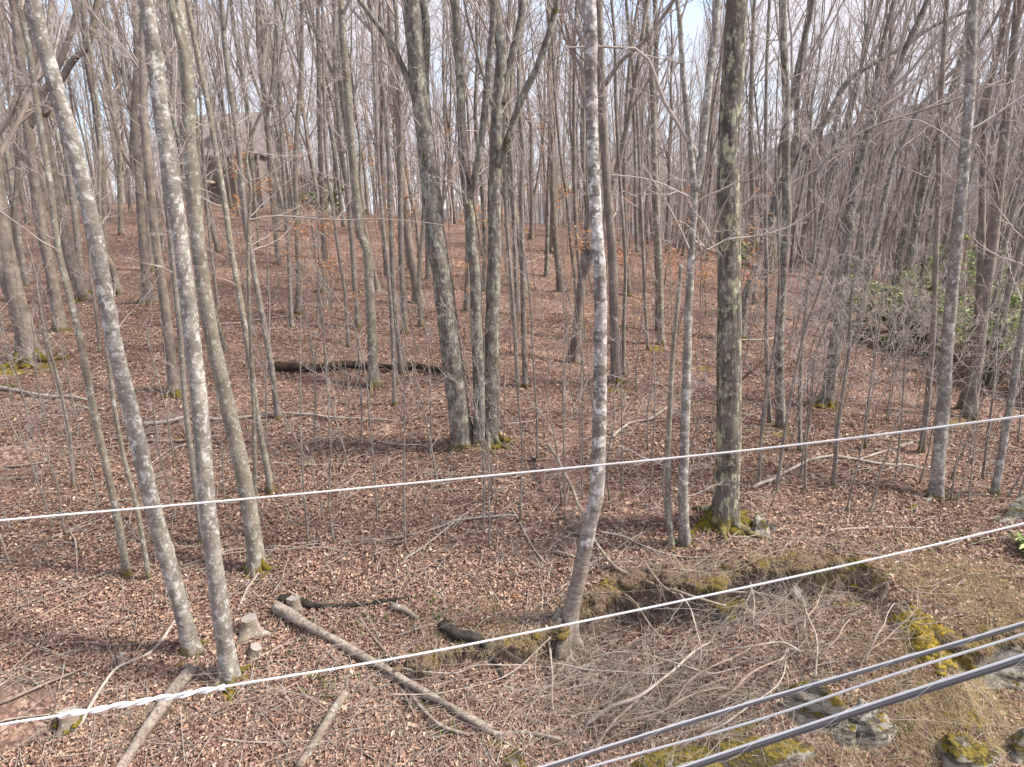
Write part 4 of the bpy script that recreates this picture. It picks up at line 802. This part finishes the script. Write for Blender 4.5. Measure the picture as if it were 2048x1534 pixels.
# the brush heap: the big pieces one by one
BR = [([(1172,1455),(1230,1420),(1290,1395),(1330,1360),(1370,1320),(1420,1290)],11,6,'butt end nearest the wires, pale and thick'), ([(1185,1515),(1215,1470),(1250,1430),(1290,1395),(1360,1330),(1400,1290)],8,6,'lowest pale limb curving to the bottom edge'),
 ([(1240,1450),(1300,1440),(1380,1400),(1440,1380),(1490,1390)],7,4,'limb lying level through the heap middle'), ([(1380,1440),(1450,1400),(1510,1350),(1560,1320),(1572,1300)],8,6,'grey limb climbing to a broken hooked tip'),
 ([(1572,1300),(1600,1310),(1560,1290),(1500,1300),(1450,1305)],6,5,'short hooked limb at the heap centre'), ([(1610,1285),(1612,1250),(1640,1205),(1655,1160)],8,4,'thick stub standing at the heap right end'),
 ([(1615,1350),(1660,1300),(1690,1260),(1700,1240)],5,4,'forked pale limb near the mossy plate'), ([(1710,1360),(1740,1310),(1790,1270),(1825,1230),(1832,1190)],5,3,'long slim limb pointing up right over the moss'),
 ([(1730,1330),(1760,1270),(1790,1210)],4,3,'slim twin limb beside the one pointing up right'), ([(1630,1370),(1636,1300),(1620,1240),(1600,1200),(1580,1170)],5,3,'limb arching up toward the undercut ledge'),
 ([(1200,1190),(1260,1200),(1330,1290),(1400,1350)],5,4,'limb falling from the whitish trunk side into the hollow'), ([(1330,1160),(1380,1220),(1400,1290),(1395,1340)],5,4,'limb hanging over the ledge lip at left'),
 ([(1290,1130),(1330,1180),(1375,1200)],5,4,'short limb caught on the ledge lip'), ([(1400,1200),(1480,1190),(1560,1200),(1640,1240),(1700,1290)],5,3,'long bow limb sweeping over the hollow'),
 ([(1180,1320),(1260,1310),(1350,1330),(1420,1350),(1480,1340)],4,3,'limb running level in front of the whitish root foot'), ([(1100,1330),(1180,1345),(1280,1350),(1350,1350)],4,3,'thin limb left of the heap'),
 ([(1300,1475),(1340,1420),(1380,1370),(1440,1330),(1500,1300)],6,4,'limb slanting up beneath the pale butts'), ([(1500,1170),(1510,1210),(1506,1250)],6,4,'short stub hanging below the wire'),
 ([(1360,1500),(1420,1470),(1500,1420),(1560,1360),(1575,1310)],5,4,'long brown limb slanting over the lower heap')]
for p, a, b, wh in BR:
    n = len(p); F_('cut branch in the brush heap, ' + wh, 'stick' if rng.random() < .45 else 'stickbrown', p, a, b, 'cut_branch', 'branch', lifts=[.05 + .16 * math.sin(3.1 * i / max(1, n - 1)) + .05 * rng.random() for i in range(n)], twigs=9, reach=.8, group='cut branches in the brush heap')
def brush():
    A = [(1300,1380,330,150,330), (1560,1220,230,90,170), (1150,1370,160,70,60), (1420,1440,260,80,140), (750,1400,420,110,120), (300,1450,300,70,70), (1650,1330,200,90,80), (1350,1230,260,50,90), (900,1480,420,60,60)]
    parts = []
    for cx, cy, sx, sy, n in A:
        c = np.array([G(cx + rng.normal(0, .4) * sx, cy + rng.normal(0, .4) * sy) for _ in range(n // 2)]); c = np.repeat(c, 2, 0) + rng.normal(0, .15, (len(c) * 2, 3)) * [1, 1, 0]; n = len(c)
        g = ground(c[:, 0], c[:, 1]); c[:, 2] = g + rng.uniform(.0, .22, n) * (1 if n > 100 else .4)
        a = rng.normal(.45, .9, n) + (rng.random(n) < .5) * math.pi; D = np.stack([np.cos(a), np.sin(a) * .7, rng.normal(.05, .16, n)], 1)
        P, R = grow(c - D * .3, D, rng.gamma(3, .24, n) + .2, rng.uniform(.0016, .0042, n), 9, .06, -.012, .35)
        gg = ground(P[..., 0].ravel(), P[..., 1].ravel()).reshape(P.shape[:2]); P[..., 2] = np.maximum(P[..., 2], gg + .012)
        parts.append(tubes(P, R, 4)); C, RC = spawn(P, R, 4, .2, .35, .9, .5, 6, .14, .01, .65, rmin=.0016); parts.append(tubes(C, RC, 3))
    V, F = cat(parts); o = mk('brush', V, F, M['twigpale']); tag(o, 'tangle of thin grey brush cuttings on the bank', 'brush', kind='stuff')
brush()

# ------------------------------------------------------------------ stumps
def stump(label, px, py, wpx, hpx, mat='logbrown', lean=0, moss=0, rag=.13, flare=1.0):
    b = G(px, py); d = depth_of(b); R = wpx * d / FPX / 2; h = hpx * d / FPX; root = thing('tree_stump', label, 'stump', b)
    K = 12; t = np.linspace(-.12, 1, K); P = np.stack([lean * t * h, 0 * t, t * h], 1); r = np.full(K, R)
    S = 18; V, F = tubes(P, r, S, rough=.4, flare=(flare, h * .35, 4, h * .12)); V = V.reshape(K, S, 3)
    V[-1, :, 2] += rag * h * rng.random(S); top = V[-1].copy(); V = V.reshape(-1, 3); mk('stump_side', V, F, M[mat], root)
    c = top.mean(0) - [0, 0, rag * h * .35]; rings = np.stack([top * .995 + c * .005 + [0, 0, .002], top * .6 + c * .4 + [0, 0, .001], top * .02 + c * .98]); I = np.arange(3 * S).reshape(3, S); nx = np.roll(I, -1, 1)
    mk('cut_face', rings.reshape(-1, 3), np.stack([I[:-1], nx[:-1], nx[1:], I[1:]], -1).reshape(-1, 4), M['cutwood'], root)
    if moss:
        parts = []
        for i in range(int(10 * moss)):
            a = rng.uniform(0, 6.28); cc = np.array([1.15 * R * math.cos(a), 1.15 * R * math.sin(a), h * rng.uniform(0, .45)]); parts.append(lump(cc, R * rng.uniform(.25, .5), .8, 10))
        v, f = cat(parts); mk('moss', v, f, M['moss'], root)
stump('upright grey stump at the upper end of the long straight log', 590, 1224, 24, 24, flare=.5)
stump('broad flared grey stump with a knot hole, nearest right of the whitish beech', 503, 1266, 30, 30, flare=1.5)
stump('small tilted stump below the flared grey one', 508, 1312, 24, 15, flare=.2, lean=.5)
stump('flat topped mossy stump behind the wrapped end of the wire', 140, 1455, 36, 32, moss=1, flare=.7)
stump('little ragged broken stump left of the leaning blotched trunk', 244, 1335, 13, 18, rag=.6, flare=.8)
stump('tiny dark stump near the sapling in front of the three stemmed tree', 1068, 925, 7, 8, 'rot', rag=.4)

# ------------------------------------------------------------------ rocks and moss cushions
def rock(label, px, py, wpx, hpx, mat='rock', group=None, dep=.62, seed=0, cuts=9):
    b = G(px, py); d = depth_of(b); a = wpx * d / FPX / 2; h = hpx * d / FPX
    S = 56; u = np.linspace(0, math.pi, 36); v = np.linspace(0, 2 * math.pi, S, endpoint=False); U, Vv = np.meshgrid(u, v, indexing='ij')
    D = np.stack([np.sin(U) * np.cos(Vv), np.sin(U) * np.sin(Vv), np.cos(U)], -1).reshape(-1, 3); r = np.full(len(D), 1.25)
    for i in range(cuts + 6):       # split faces
        n = nrm(rng.standard_normal(3) * [1, 1, .9]); c = rng.uniform(.5, .9); q = D @ n; r = np.where(q > .05, np.minimum(r, c / np.maximum(q, .05)), r)
    r = r * (1 + .05 * .5 * np.sign(vnoise(D[:, 2] * 3 + D[:, 0], D[:, 1], 2.2, 52)) + .16 * vnoise(D[:, 0] * 2 + seed, D[:, 1] * 2 + D[:, 2] * 2, 1.5, 50) + .08 * vnoise(D[:, 0] * 2, D[:, 2] * 2 + D[:, 1], 6, 51))
    P = D * r[:, None] * [a * 1.05, a * dep, h * 1.15]; P[:, 2] -= h * .22
    I = np.arange(U.size).reshape(U.shape); nx = np.roll(I, -1, 1); o = mk('rock', P, np.stack([I[:-1], I[1:], nx[1:], nx[:-1]], -1).reshape(-1, 4), M[mat], loc=b)
    o.rotation_euler = (rng.normal(0, .15), rng.normal(0, .15), 0); return tag(o, label, 'rock', group)
rock('large grey boulder on the slope at the right edge', 2038, 1032, 90, 50)
rock('flat grey slab beside the boulder at the right edge', 2000, 1045, 50, 14)
rock('low grey slab below the banded trunk', 1815, 1022, 50, 10)
rock('pale angular rock beside the mossy base of the thick lichen plated trunk', 1520, 1065, 50, 34, dep=1)
rock('small pale rock right of the angular one', 1545, 1062, 22, 14)
rock('big mossy outcrop block behind the lower wire bundle', 1640, 1430, 150, 84, 'rockmoss')
rock('rounded grey outcrop block below the big mossy one', 1735, 1475, 130, 84)
rock('leaning grey outcrop block between the mossy and rounded ones', 1685, 1485, 90, 60)
rock('sloping mossy outcrop at the bottom edge left of the wire bundle', 1510, 1530, 190, 60, 'rockmoss')
rock('mossy outcrop at the bottom edge near the middle', 1350, 1550, 220, 50, 'rockmoss')
rock('lichen spotted grey and moss rock at the bottom right', 1930, 1525, 150, 80, 'rockmoss')
rock('grey rock face at the bottom right corner', 2050, 1510, 130, 80, 'rockmoss')
rock('shadowed rock in the cut bank at the right edge', 2030, 1360, 170, 60)
rock('rock showing in the eroded bank right of the whitish trunk roots', 1250, 1222, 90, 20)
rock('brown rock showing under the undercut ledge', 1470, 1235, 110, 32, 'rockmoss')
rock('grey rock face below the mossy ledge end', 1600, 1205, 90, 34)
rock('small stone left of the whitish trunk roots', 1035, 1318, 36, 20, 'rockmoss')
rock('half buried stone in the middle foreground', 1110, 1050, 22, 8)
rock('mossy rock below the end of the long straight log', 1030, 1530, 80, 24, 'rockmoss')
rock('small dark stone near the brush heap', 1500, 1405, 40, 18, 'rockmoss')
def cushions(label, cat_, name, spots, grp=None):
    parts = []
    for px, py, r in spots:
        b = G(px, py); parts.append(lump(b + [0, 0, -.01], r, .45, 14, .45))
    V, F = cat(parts); o = mk(name, V, F, M['moss']); tag(o, label, cat_, grp, 'stuff')
ms = [(1575+i*13+rng.normal(0,3), 1132+rng.normal(0,2)+(4 if i>8 else 0), rng.uniform(.035,.075)) for i in range(15)] + [(1695,1165,.08),(1705,1180,.07),(1715,1150,.07),(1740,1142,.05),(1690,1210,.09),(1715,1215,.08),(1670,1218,.06),(1760,1118,.06),(1770,1125,.05),(1828,1125,.05)]
ms += [(1830+rng.uniform(0,90), 1250+i*7, rng.uniform(.05,.10)) for i in range(12)] + [(1900+rng.normal(0,30), 1455+rng.normal(0,18), .06) for _ in range(14)] + [(1640+rng.normal(0,30), 1425+rng.normal(0,12), .05) for _ in range(10)]
ms += [(1050,1190,.05),(870,1330,.05),(700,895,.07),(375,1300,.05),(395,1312,.05),(360,1310,.04),(460,1395,.04),(30,835,.08),(110,1205,.05),(600,940,.08)]
cushions('olive yellow moss cushions on ledges and stones', 'moss', 'moss_cushions', ms)
def gold():
    parts = []
    for i in range(480):
        t = rng.random(); px = 1822 + 105 * t + rng.normal(0, 15); py = 1242 + 82 * t + rng.normal(0, 10) + 10 * math.sin(t * 3); b = G(px, py); parts.append(lump(b + [0, 0, .008], rng.uniform(.045, .085), .5, 9, .6))
    for i in range(60): b = G(1925 + rng.normal(0, 26), 1448 + rng.normal(0, 20)); parts.append(lump(b - [0, 0, .01], rng.uniform(.03, .055), .6, 8, .6))
    V, F = cat(parts); tag(mk('golden_moss', V, F, M['gold']), 'thick golden moss mat on the rock ridge between the wires at right', 'moss', kind='stuff')
gold()
o = lump(G(1035,1195) - [0, 0, .02], .10, .5, 14, .5); tag(mk('rotten_stump', *o, M['orangewood']), 'crumbled orange rotten stump on bare soil', 'stump')
def sprigs():
    pts = []
    for px, py, n in [(700,1265,5),(740,1245,6),(865,1210,4),(870,1240,6),(955,1265,4),(640,1370,8),(850,1410,10),(900,1470,7),(820,1310,4),(730,1370,4),(600,1290,3),(640,1470,4),(1800,1470,8),(1160,1390,3),(1850,1110,4),(1965,1080,6),(1920,1070,5),(660,1400,5),(560,1310,3),(20,770,8),(10,740,6)]:
        for _ in range(n): pts.append(G(px + rng.normal(0, 16), py + rng.normal(0, 9)))
    pts = np.repeat(np.array(pts), 14, 0); n = len(pts); A = nrm(rng.standard_normal((n, 3)) * [1, 1, .6] + [0, 0, .6]); B = nrm(np.cross(A, rng.standard_normal((n, 3)))); L_ = rng.uniform(.015, .035, (n, 1))
    v, f = quads(pts + A * L_ + rng.normal(0, .02, (n, 3)) * [1, 1, .3] + [0, 0, .02], A * L_, B * L_ * .25); tag(mk('green_sprigs', v, f, M['fern'], smooth=False), 'small green moss and fern sprigs on the bank', 'sprigs', kind='stuff')
sprigs()

def turf_lip():
    parts = []; k = np.arange(len(LIP)); G_ = []
    for lo, hi, n in ((3.3, 10.6, 330), (13.2, 16.6, 110), (.6, 3.1, 70)):
        t = rng.uniform(lo, hi, n); x = np.interp(t, k, LIP[:, 0]); y = np.interp(t, k, LIP[:, 1]) + .16 * vnoise(x, x * 0, 2.3, 5) + .1 * vnoise(x, x * 0, 7, 6)
        y = y + rng.uniform(-.12, .10, n); z = ground(x, y + .14) - rng.uniform(.02, .10, n)
        for i in range(n): parts.append(lump(np.array([x[i], y[i], z[i]]), rng.gamma(4, .0135) + .015, .55, 10, .6))
        q = rng.integers(0, n, n * 16); G_.append(np.stack([x[q] + rng.normal(0, .04, len(q)), y[q] + rng.normal(0, .04, len(q)), z[q] + .02], 1))
    V, F = cat(parts); s = NT('turf_edge'); n = s.noise(3, 6, .65); c = s.mix(s.ramp(s.noise(40, 4, .6), [(.35, 0.), (.65, 1.)]), (.07, .05, .035), (.22, .155, .11)); c = s.mix(s.ramp(n, [(.53, 0.), (.58, .85)]), c, s.mix(s.noise(40, 3), (.08, .065, .015), (.24, .175, .025))); s.bump(s.noise(30, 5), 1, .04)
    tag(mk('turf_lip', V, F, s.col(c, .95)), 'crumbling mossy turf edge of the undercut bank', 'turf', kind='stuff')
    S0 = np.concatenate(G_); n = len(S0); P, R = grow(S0, rng.normal(0, .6, (n, 3)) + [0, -.6, .5], rng.uniform(.06, .2, n), rng.uniform(.0014, .0024, n), 5, .12, -.38, .2); V, F = tubes(P, R, 3); tag(mk('hanging_grass', V, F, M['grass']), 'straw coloured grass hanging over the undercut', 'grass', kind='stuff')
    # fine roots hanging from the lip
    n = 420; t = rng.uniform(3.4, 10.2, n); k = np.arange(len(LIP)); x = np.interp(t, k, LIP[:, 0]); y = np.interp(t, k, LIP[:, 1]) - .12; z = ground(x, y + .22) - .06
    P, R = grow(np.stack([x, y, z], 1), rng.normal(0, .4, (n, 3)) + [0, -.3, -1], rng.uniform(.08, .32, n), np.full(n, .0022), 6, .2, -.1); V, F = tubes(P, R, 3); tag(mk('hanging_rootlets', V, F, M['stickbrown']), 'fine brown rootlets hanging from the undercut turf', 'roots', kind='stuff')
turf_lip()

# ------------------------------------------------------------------ evergreen shrubs
def rhodo(label, px, py, Y, w_, h_, n, grp='rhododendron bushes at right', b=None):
    base = at(px, py, Y) if b is None else b; base[2] = gz(base[0], base[1]); root = thing('rhododendron_bush', label, 'shrub', base, grp)
    m = 26; D = nrm(rng.standard_normal((m, 3)) * [w_, w_, h_ * .5] + [0, 0, h_ * .75]); P, R = grow(np.zeros((m, 3)), D, rng.uniform(.55, 1.1, m) * math.hypot(w_, h_) * .8, rng.uniform(.012, .022, m), 7, .16, .05, .35)
    C, RC = spawn(P, R, 6, .35, .3, .9, .4, 5, .1, .05, .6, rmin=.005); v, f = cat([tubes(P, R, 4), tubes(C, RC, 3)]); mk('stems', v, f, M['twigdark'], root)
    tips = C[:, 3:].reshape(-1, 3); k = rng.integers(0, len(tips), n // 7); k = np.repeat(k, 7); a = rng.uniform(0, 6.28, len(k))
    A = np.stack([np.cos(a), np.sin(a), rng.uniform(-.5, .35, len(k))], 1); A = nrm(A); B = nrm(np.cross(A, [0, 0, 1.]) + rng.normal(0, .25, (len(k), 3))); L_ = rng.uniform(.07, .11, (len(k), 1))
    v, f = quads(tips[k] + A * L_ * 1.1, A * L_, B * L_ * .30); mk('leaves', v, f, M['rhodo'], root, smooth=False); return root
RH = [(1740,575,24,2.2,2.0,'leftmost green rhododendron behind the kinked trunk'),(1800,590,22,2.0,2.2,'rhododendron between the kinked trunk and the banded trunk'),(1850,600,21,2.0,2.6,'rhododendron directly left of the banded trunk'),(1930,610,20,2.2,2.7,'tall rhododendron between the banded trunk and the dark pair'),
      (1995,640,18,2.0,2.6,'rhododendron right behind the dark pair of trunks'),(2055,680,16.5,1.8,2.5,'nearest rhododendron at the right edge above the upper wire'),(2100,600,25,2.6,3,'rhododendron cut by the right edge'),(1960,560,33,3.5,3.4,'far rhododendron seen over the others'),(1880,560,36,3.5,3,'farthest rhododendron mass behind the banded trunk'),(1500,545,40,2.2,1.6,'low green shrub far off beside the thick lichen plated trunk'),(650,430,47,1.6,2.6,'narrow evergreen shrub far back near the house')]
for px, py, Y, w_, h_, l in RH: rhodo(l, px, py, Y, w_ * .8, h_ * .95, 5600)
b = G(2085,1110); r_ = rhodo('small rhododendron sprig entering at the right edge between the wires', 0, 0, 0, .34, .3, 330, b=b, grp=None)

# ------------------------------------------------------------------ house on the crest
def box(name, x0, x1, y0, y1, z0, z1, mat, parent):
    V = [(x, y, z) for z in (z0, z1) for x, y in ((x0, y0), (x1, y0), (x1, y1), (x0, y1))]; F = [(3, 2, 1, 0), (4, 5, 6, 7), (0, 1, 5, 4), (1, 2, 6, 5), (2, 3, 7, 6), (3, 0, 4, 7)]
    return mk(name, V, F, mat, parent, smooth=False)
def flatm(name, a, b=None, sc_=3, stretch=(1, 1, 1), rough=.8):
    s = NT(name); return s.col(s.mix(s.ramp(s.noise(sc_, 5, .6, s.map(stretch)), [(.35, 0.), (.65, 1.)]), a, b or a), rough)
M['shingle'] = flatm('brown_roof_shingles', (.23, .19, .18), (.29, .245, .23), 5, (1, 1, 8)); M['siding'] = flatm('brown_board_siding', (.21, .175, .155), (.27, .23, .205), 4, (6, 6, .4))
M['glass'] = flatm('dark_window_glass', (.05, .055, .065), (.10, .11, .13), 1, rough=.15); M['deck'] = flatm('tan_deck_wood', (.36, .30, .22), (.46, .39, .29), 6, (1, 6, 1)); M['chim'] = flatm('grey_stone_chimney', (.27, .27, .28), (.42, .42, .43), 3.5); M['siding2'] = flatm('grey_clapboard', (.33, .30, .28), (.42, .39, .37), 3, (.3, .3, 12)); M['mdark'] = flatm('dark_trim', (.08, .07, .065), (.12, .10, .09))
HY = 60.0; hb = at(470, 402, HY); hb[2] = gz(hb[0], hb[1]) - .4
H = thing('house', 'brown gabled house with a raised deck, seen through the trunks on the crest at left', 'house', hb)
px_m = HY / FPX * 1.02
def hx(px): return (px - 470) * px_m
def hz(py): return (402 - py) * px_m
box('wall', hx(362), hx(522), 0, 5, 0, hz(290), M['siding'], H)
zr, ze = hz(213), hz(296); V = [(hx(352), -.7, ze), (hx(540), -.7, ze), (hx(528), 2.5, zr), (hx(360), 2.5, zr), (hx(352), 5.7, ze), (hx(540), 5.7, ze)]
V = V + [(x, y, z - .22) for x, y, z in V]; Fq = [(0, 1, 2, 3), (3, 2, 5, 4), (7, 6, 9, 8), (8, 9, 10, 11), (1, 0, 6, 7), (5, 2, 8, 11), (2, 1, 7, 8), (0, 3, 9, 6), (3, 4, 10, 9), (4, 5, 11, 10)]
mk('roof', V, Fq, M['shingle'], H, smooth=False)
mk('gable_wall', [(hx(362), .3, ze - .1), (hx(362), 4.7, ze - .1), (hx(362), 2.5, zr - .3), (hx(362), 2.5, zr - .31), (hx(530), .3, ze - .1), (hx(530), 4.7, ze - .1), (hx(530), 2.5, zr - .3), (hx(530), 2.5, zr - .31)], [(0, 1, 2, 3), (4, 7, 6, 5)], M['siding'], H, smooth=False)
ch = box('chimney', hx(352), hx(364), 1.2, 2.6, 0, hz(228), M['chim'], H)
d = M['siding']; dm = mk('dormer', [(hx(442), -.2, hz(285)), (hx(478), -.2, hz(285)), (hx(478), -.2, hz(245)), (hx(460), -.2, hz(228)), (hx(442), -.2, hz(245)), (hx(442), 3, hz(285)), (hx(478), 3, hz(285)), (hx(478), 3, hz(245)), (hx(460), 3, hz(228)), (hx(442), 3, hz(245))][:10], [(0, 1, 2, 4), (4, 2, 3, 3), (1, 6, 7, 2), (0, 4, 9, 5), (2, 7, 8, 3), (4, 3, 8, 9)], M['shingle'], H, smooth=False)
for a, b_, c, e in ((402,418,300,318),(446,458,298,320),(500,516,300,318),(372,384,345,365),(476,496,345,365),(452,468,258,278)):
    wn_ = box('window', hx(a), hx(b_), -.27 if e == 278 else -.07, 0, hz(e), hz(c), M['chim'], H); box('pane', hx(a) + .1, hx(b_) - .1, -.32 if e == 278 else -.12, -.06, hz(e) + .1, hz(c) - .1, M['glass'], wn_)
for a, c in ((345, 365), (300, 318)):
    wn_ = box('window', hx(522), hx(522) + .07, 1.9, 3.1, hz(c), hz(a), M['chim'], H); box('pane', hx(522) + .05, hx(522) + .12, 2.0, 3.0, hz(c) + .1, hz(a) - .1, M['glass'], wn_)
box('deck', hx(395), hx(440), -2.6, -.02, hz(346), hz(342), M['deck'], H)
for i in range(12): x = hx(395) + (hx(440) - hx(395)) * i / 11; box('baluster', x, x + .07, -2.6, -2.53, hz(342), hz(322), M['deck'], H)
box('rail', hx(394), hx(441), -2.64, -2.5, hz(322), hz(320), M['deck'], H)
for x in (hx(397), hx(437)): box('deck_post', x, x + .16, -2.5, -2.34, 0, hz(346), M['deck'], H)
h2 = at(600, 402, 64); h2[2] = gz(h2[0], h2[1]) - .3; H2 = thing('shed', 'grey low open sided shed with layered siding right of the brown house', 'shed', h2)
box('wall', -2.1, 2.1, 0, 3, 0, 3.0, M['siding2'], H2); box('roof', -2.5, 2.5, -.6, 3.4, 3.0, 3.35, M['shingle'], H2); box('doorway', -.7, .7, -.06, .0, .02, 2.1, M['mdark'], H2)

# ------------------------------------------------------------------ hills
def hills():
    az = np.linspace(-1.0, 1.25, 220); rr = np.linspace(0, 1, 40); A, Rr = np.meshgrid(az, rr, indexing='ij'); Y = 620 + 520 * Rr; X = A * Y
    e = np.interp(az, [-1, -.5, -.1, .05, .2, .35, .5, .62, .75, .95, 1.25], [.02, .02, .03, .045, .06, .085, .115, .155, .19, .23, .26])
    top = e[:, None] * Y * np.sin(np.clip(Rr * 1.15, 0, 1) * math.pi / 2) ** 1.1
    Z = 6 - 30 + top * 1.0 + 30 * Rr + 8 * vnoise(X.ravel(), Y.ravel(), .012, 60).reshape(X.shape) * Rr + 5 * vnoise(X.ravel(), Y.ravel(), .05, 61).reshape(X.shape)
    I = np.arange(X.size).reshape(X.shape); F = np.stack([I[:-1, :-1], I[1:, :-1], I[1:, 1:], I[:-1, 1:]], -1).reshape(-1, 4)
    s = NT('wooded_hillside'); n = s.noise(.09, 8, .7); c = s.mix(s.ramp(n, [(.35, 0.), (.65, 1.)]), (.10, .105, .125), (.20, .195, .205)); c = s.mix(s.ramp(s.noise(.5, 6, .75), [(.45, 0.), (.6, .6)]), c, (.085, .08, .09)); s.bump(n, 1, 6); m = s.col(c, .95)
    tag(mk('hills', np.stack([X, Y, Z], -1).reshape(-1, 3), F, m), 'wooded blue grey hillside beyond the trees at right', 'hills', kind='structure')
hills()

# ------------------------------------------------------------------ wires
def line(pts, dists, n=60):
    P = np.array([CAM + ray(px, py) / np.linalg.norm(ray(px, py)) * dd for (px, py), dd in zip(pts, dists)])
    return smooth_path(P, np.ones(len(P)), .06)[0]
def plastic(name, c, r, spec=.4):
    s = NT(name); s.b.inputs['Specular IOR Level'].default_value = spec; return s.col(s.mix(s.ramp(s.noise(9, 4, .6), [(.4, 0.), (.7, 1.)]), c, tuple(x * .86 for x in c)), r)
M['white_wire'] = plastic('white_weathered_cable', (.62, .61, .61), .6); M['grip'] = plastic('white_plastic_grip', (.78, .79, .84), .4); M['alu'] = plastic('aluminium_wire', (.50, .50, .52), .45); M['blackc'] = plastic('dark_grey_cable_sheath', (.10, .095, .10), .35, .5); M['lash'] = plastic('steel_lashing_wire', (.62, .62, .64), .35)
def helix(C, r, turns_per_m, wire, S=5, ph=0):
    seg = np.linalg.norm(np.diff(C, axis=0), axis=1); s = np.concatenate([[0], np.cumsum(seg)]); L_ = s[-1]; n = int(L_ * turns_per_m * 14) + 2; t = np.linspace(0, L_, n)
    Q = np.stack([np.interp(t, s, C[:, i]) for i in range(3)], 1); T = nrm(np.gradient(Q, axis=0)); U = nrm(np.cross(T, [0, 0, 1.])); W = np.cross(U, T)
    a = t * turns_per_m * 2 * math.pi + ph; return tubes((Q + r * (np.cos(a)[:, None] * U + np.sin(a)[:, None] * W))[None], np.full((1, n), wire), S)
def strand(C, r, name, mat, label, cat_='wire', twist=0):
    root = thing(name, label, cat_, C[0]); c = C - C[0]; V, F = tubes(c, np.full(len(c), r * (.72 if twist else 1)), 10, cap=True); mk('core', V, F, M[mat], root)
    if twist:
        V, F = cat([helix(c, r * .62, twist, r * .40, 6, k * 2 * math.pi / 5) for k in range(5)]); mk('strands', V, F, M[mat], root)
    return root
c1 = line([(-420,1083),(0,1041),(512,996),(1024,947),(1536,896),(2048,832),(2500,768)], [7.2,6.6,6.2,6.0,6.1,6.4,6.9])
strand(c1, .0088, 'utility_wire', 'white_wire', 'upper white twisted wire crossing the whole view from left edge to right edge', twist=7)
c2 = line([(-420,1530),(0,1450),(125,1430),(450,1373),(800,1315),(1130,1250),(1600,1151),(2048,1047),(2500,930)], [5.6,5.0,4.9,4.75,4.7,4.8,5.1,5.6,6.2])
w2 = strand(c2, .0075, 'utility_wire', 'white_wire', 'lower white twisted wire with a thick spiral wrap near its left end', twist=8)
cg = line([(118,1431),(200,1418),(300,1400),(380,1387),(450,1373)], [4.9,4.86,4.82,4.79,4.75]); g0 = cg - c2[0]
V, F = cat([helix(g0, .0098, 4.6, .0098, 8, 0), helix(g0, .009, 4.6, .008, 8, 2.6)]); mk('spiral_wrap', V, F, M['grip'], w2)
c3 = line([(900,1594),(1090,1534),(1400,1437),(1700,1349),(2048,1247),(2450,1120)], [4.2,4.1,4.0,4.0,4.1,4.3])
def bundle(C, label, subs, sup):
    root = thing('cable_bundle', label, 'cable', C[0]); c = C - C[0]; T = nrm(np.gradient(c, axis=0)); U = nrm(np.cross(T, [0, 0, 1.])); W = np.cross(U, T)
    for (a, b_, r, m, nm) in subs:
        V, F = tubes(c + U * a + W * b_, np.full(len(c), r), 10); mk(nm, V, F, M[m], root)
    V, F = helix(c, sup, 2.6, .0009, 4, 1.0); mk('lashing_wire', V, F, M['lash'], root); return root
bundle(c3, 'upper dark lashed cable pair in the lower right corner', [(0, .0065, .0055, 'alu', 'support_strand'), (.003, -.005, .0068, 'blackc', 'sheathed_cable'), (-.005, -.001, .006, 'blackc', 'sheathed_cable')], .0135)
c4 = line([(1000,1589),(1180,1534),(1500,1445),(1800,1345),(2048,1268),(2450,1135)], [4.3,4.2,4.1,4.1,4.2,4.4])
strand(c4, .0068, 'utility_wire', 'alu', 'single thin grey wire between the two dark cable bundles at lower right')
c5 = line([(1180,1604),(1380,1534),(1600,1461),(1800,1395),(2048,1316),(2450,1180)], [3.7,3.6,3.55,3.55,3.6,3.8])
bundle(c5, 'lower thicker lashed cable bundle with bright strand in the lower right corner', [(0, .0135, .0060, 'alu', 'support_strand'), (.004, .001, .0075, 'blackc', 'sheathed_cable'), (-.005, .006, .006, 'blackc', 'sheathed_cable'), (0, -.0115, .0065, 'blackc', 'sheathed_cable'), (-.004, -.018, .0035, 'alu', 'support_strand')], .021)
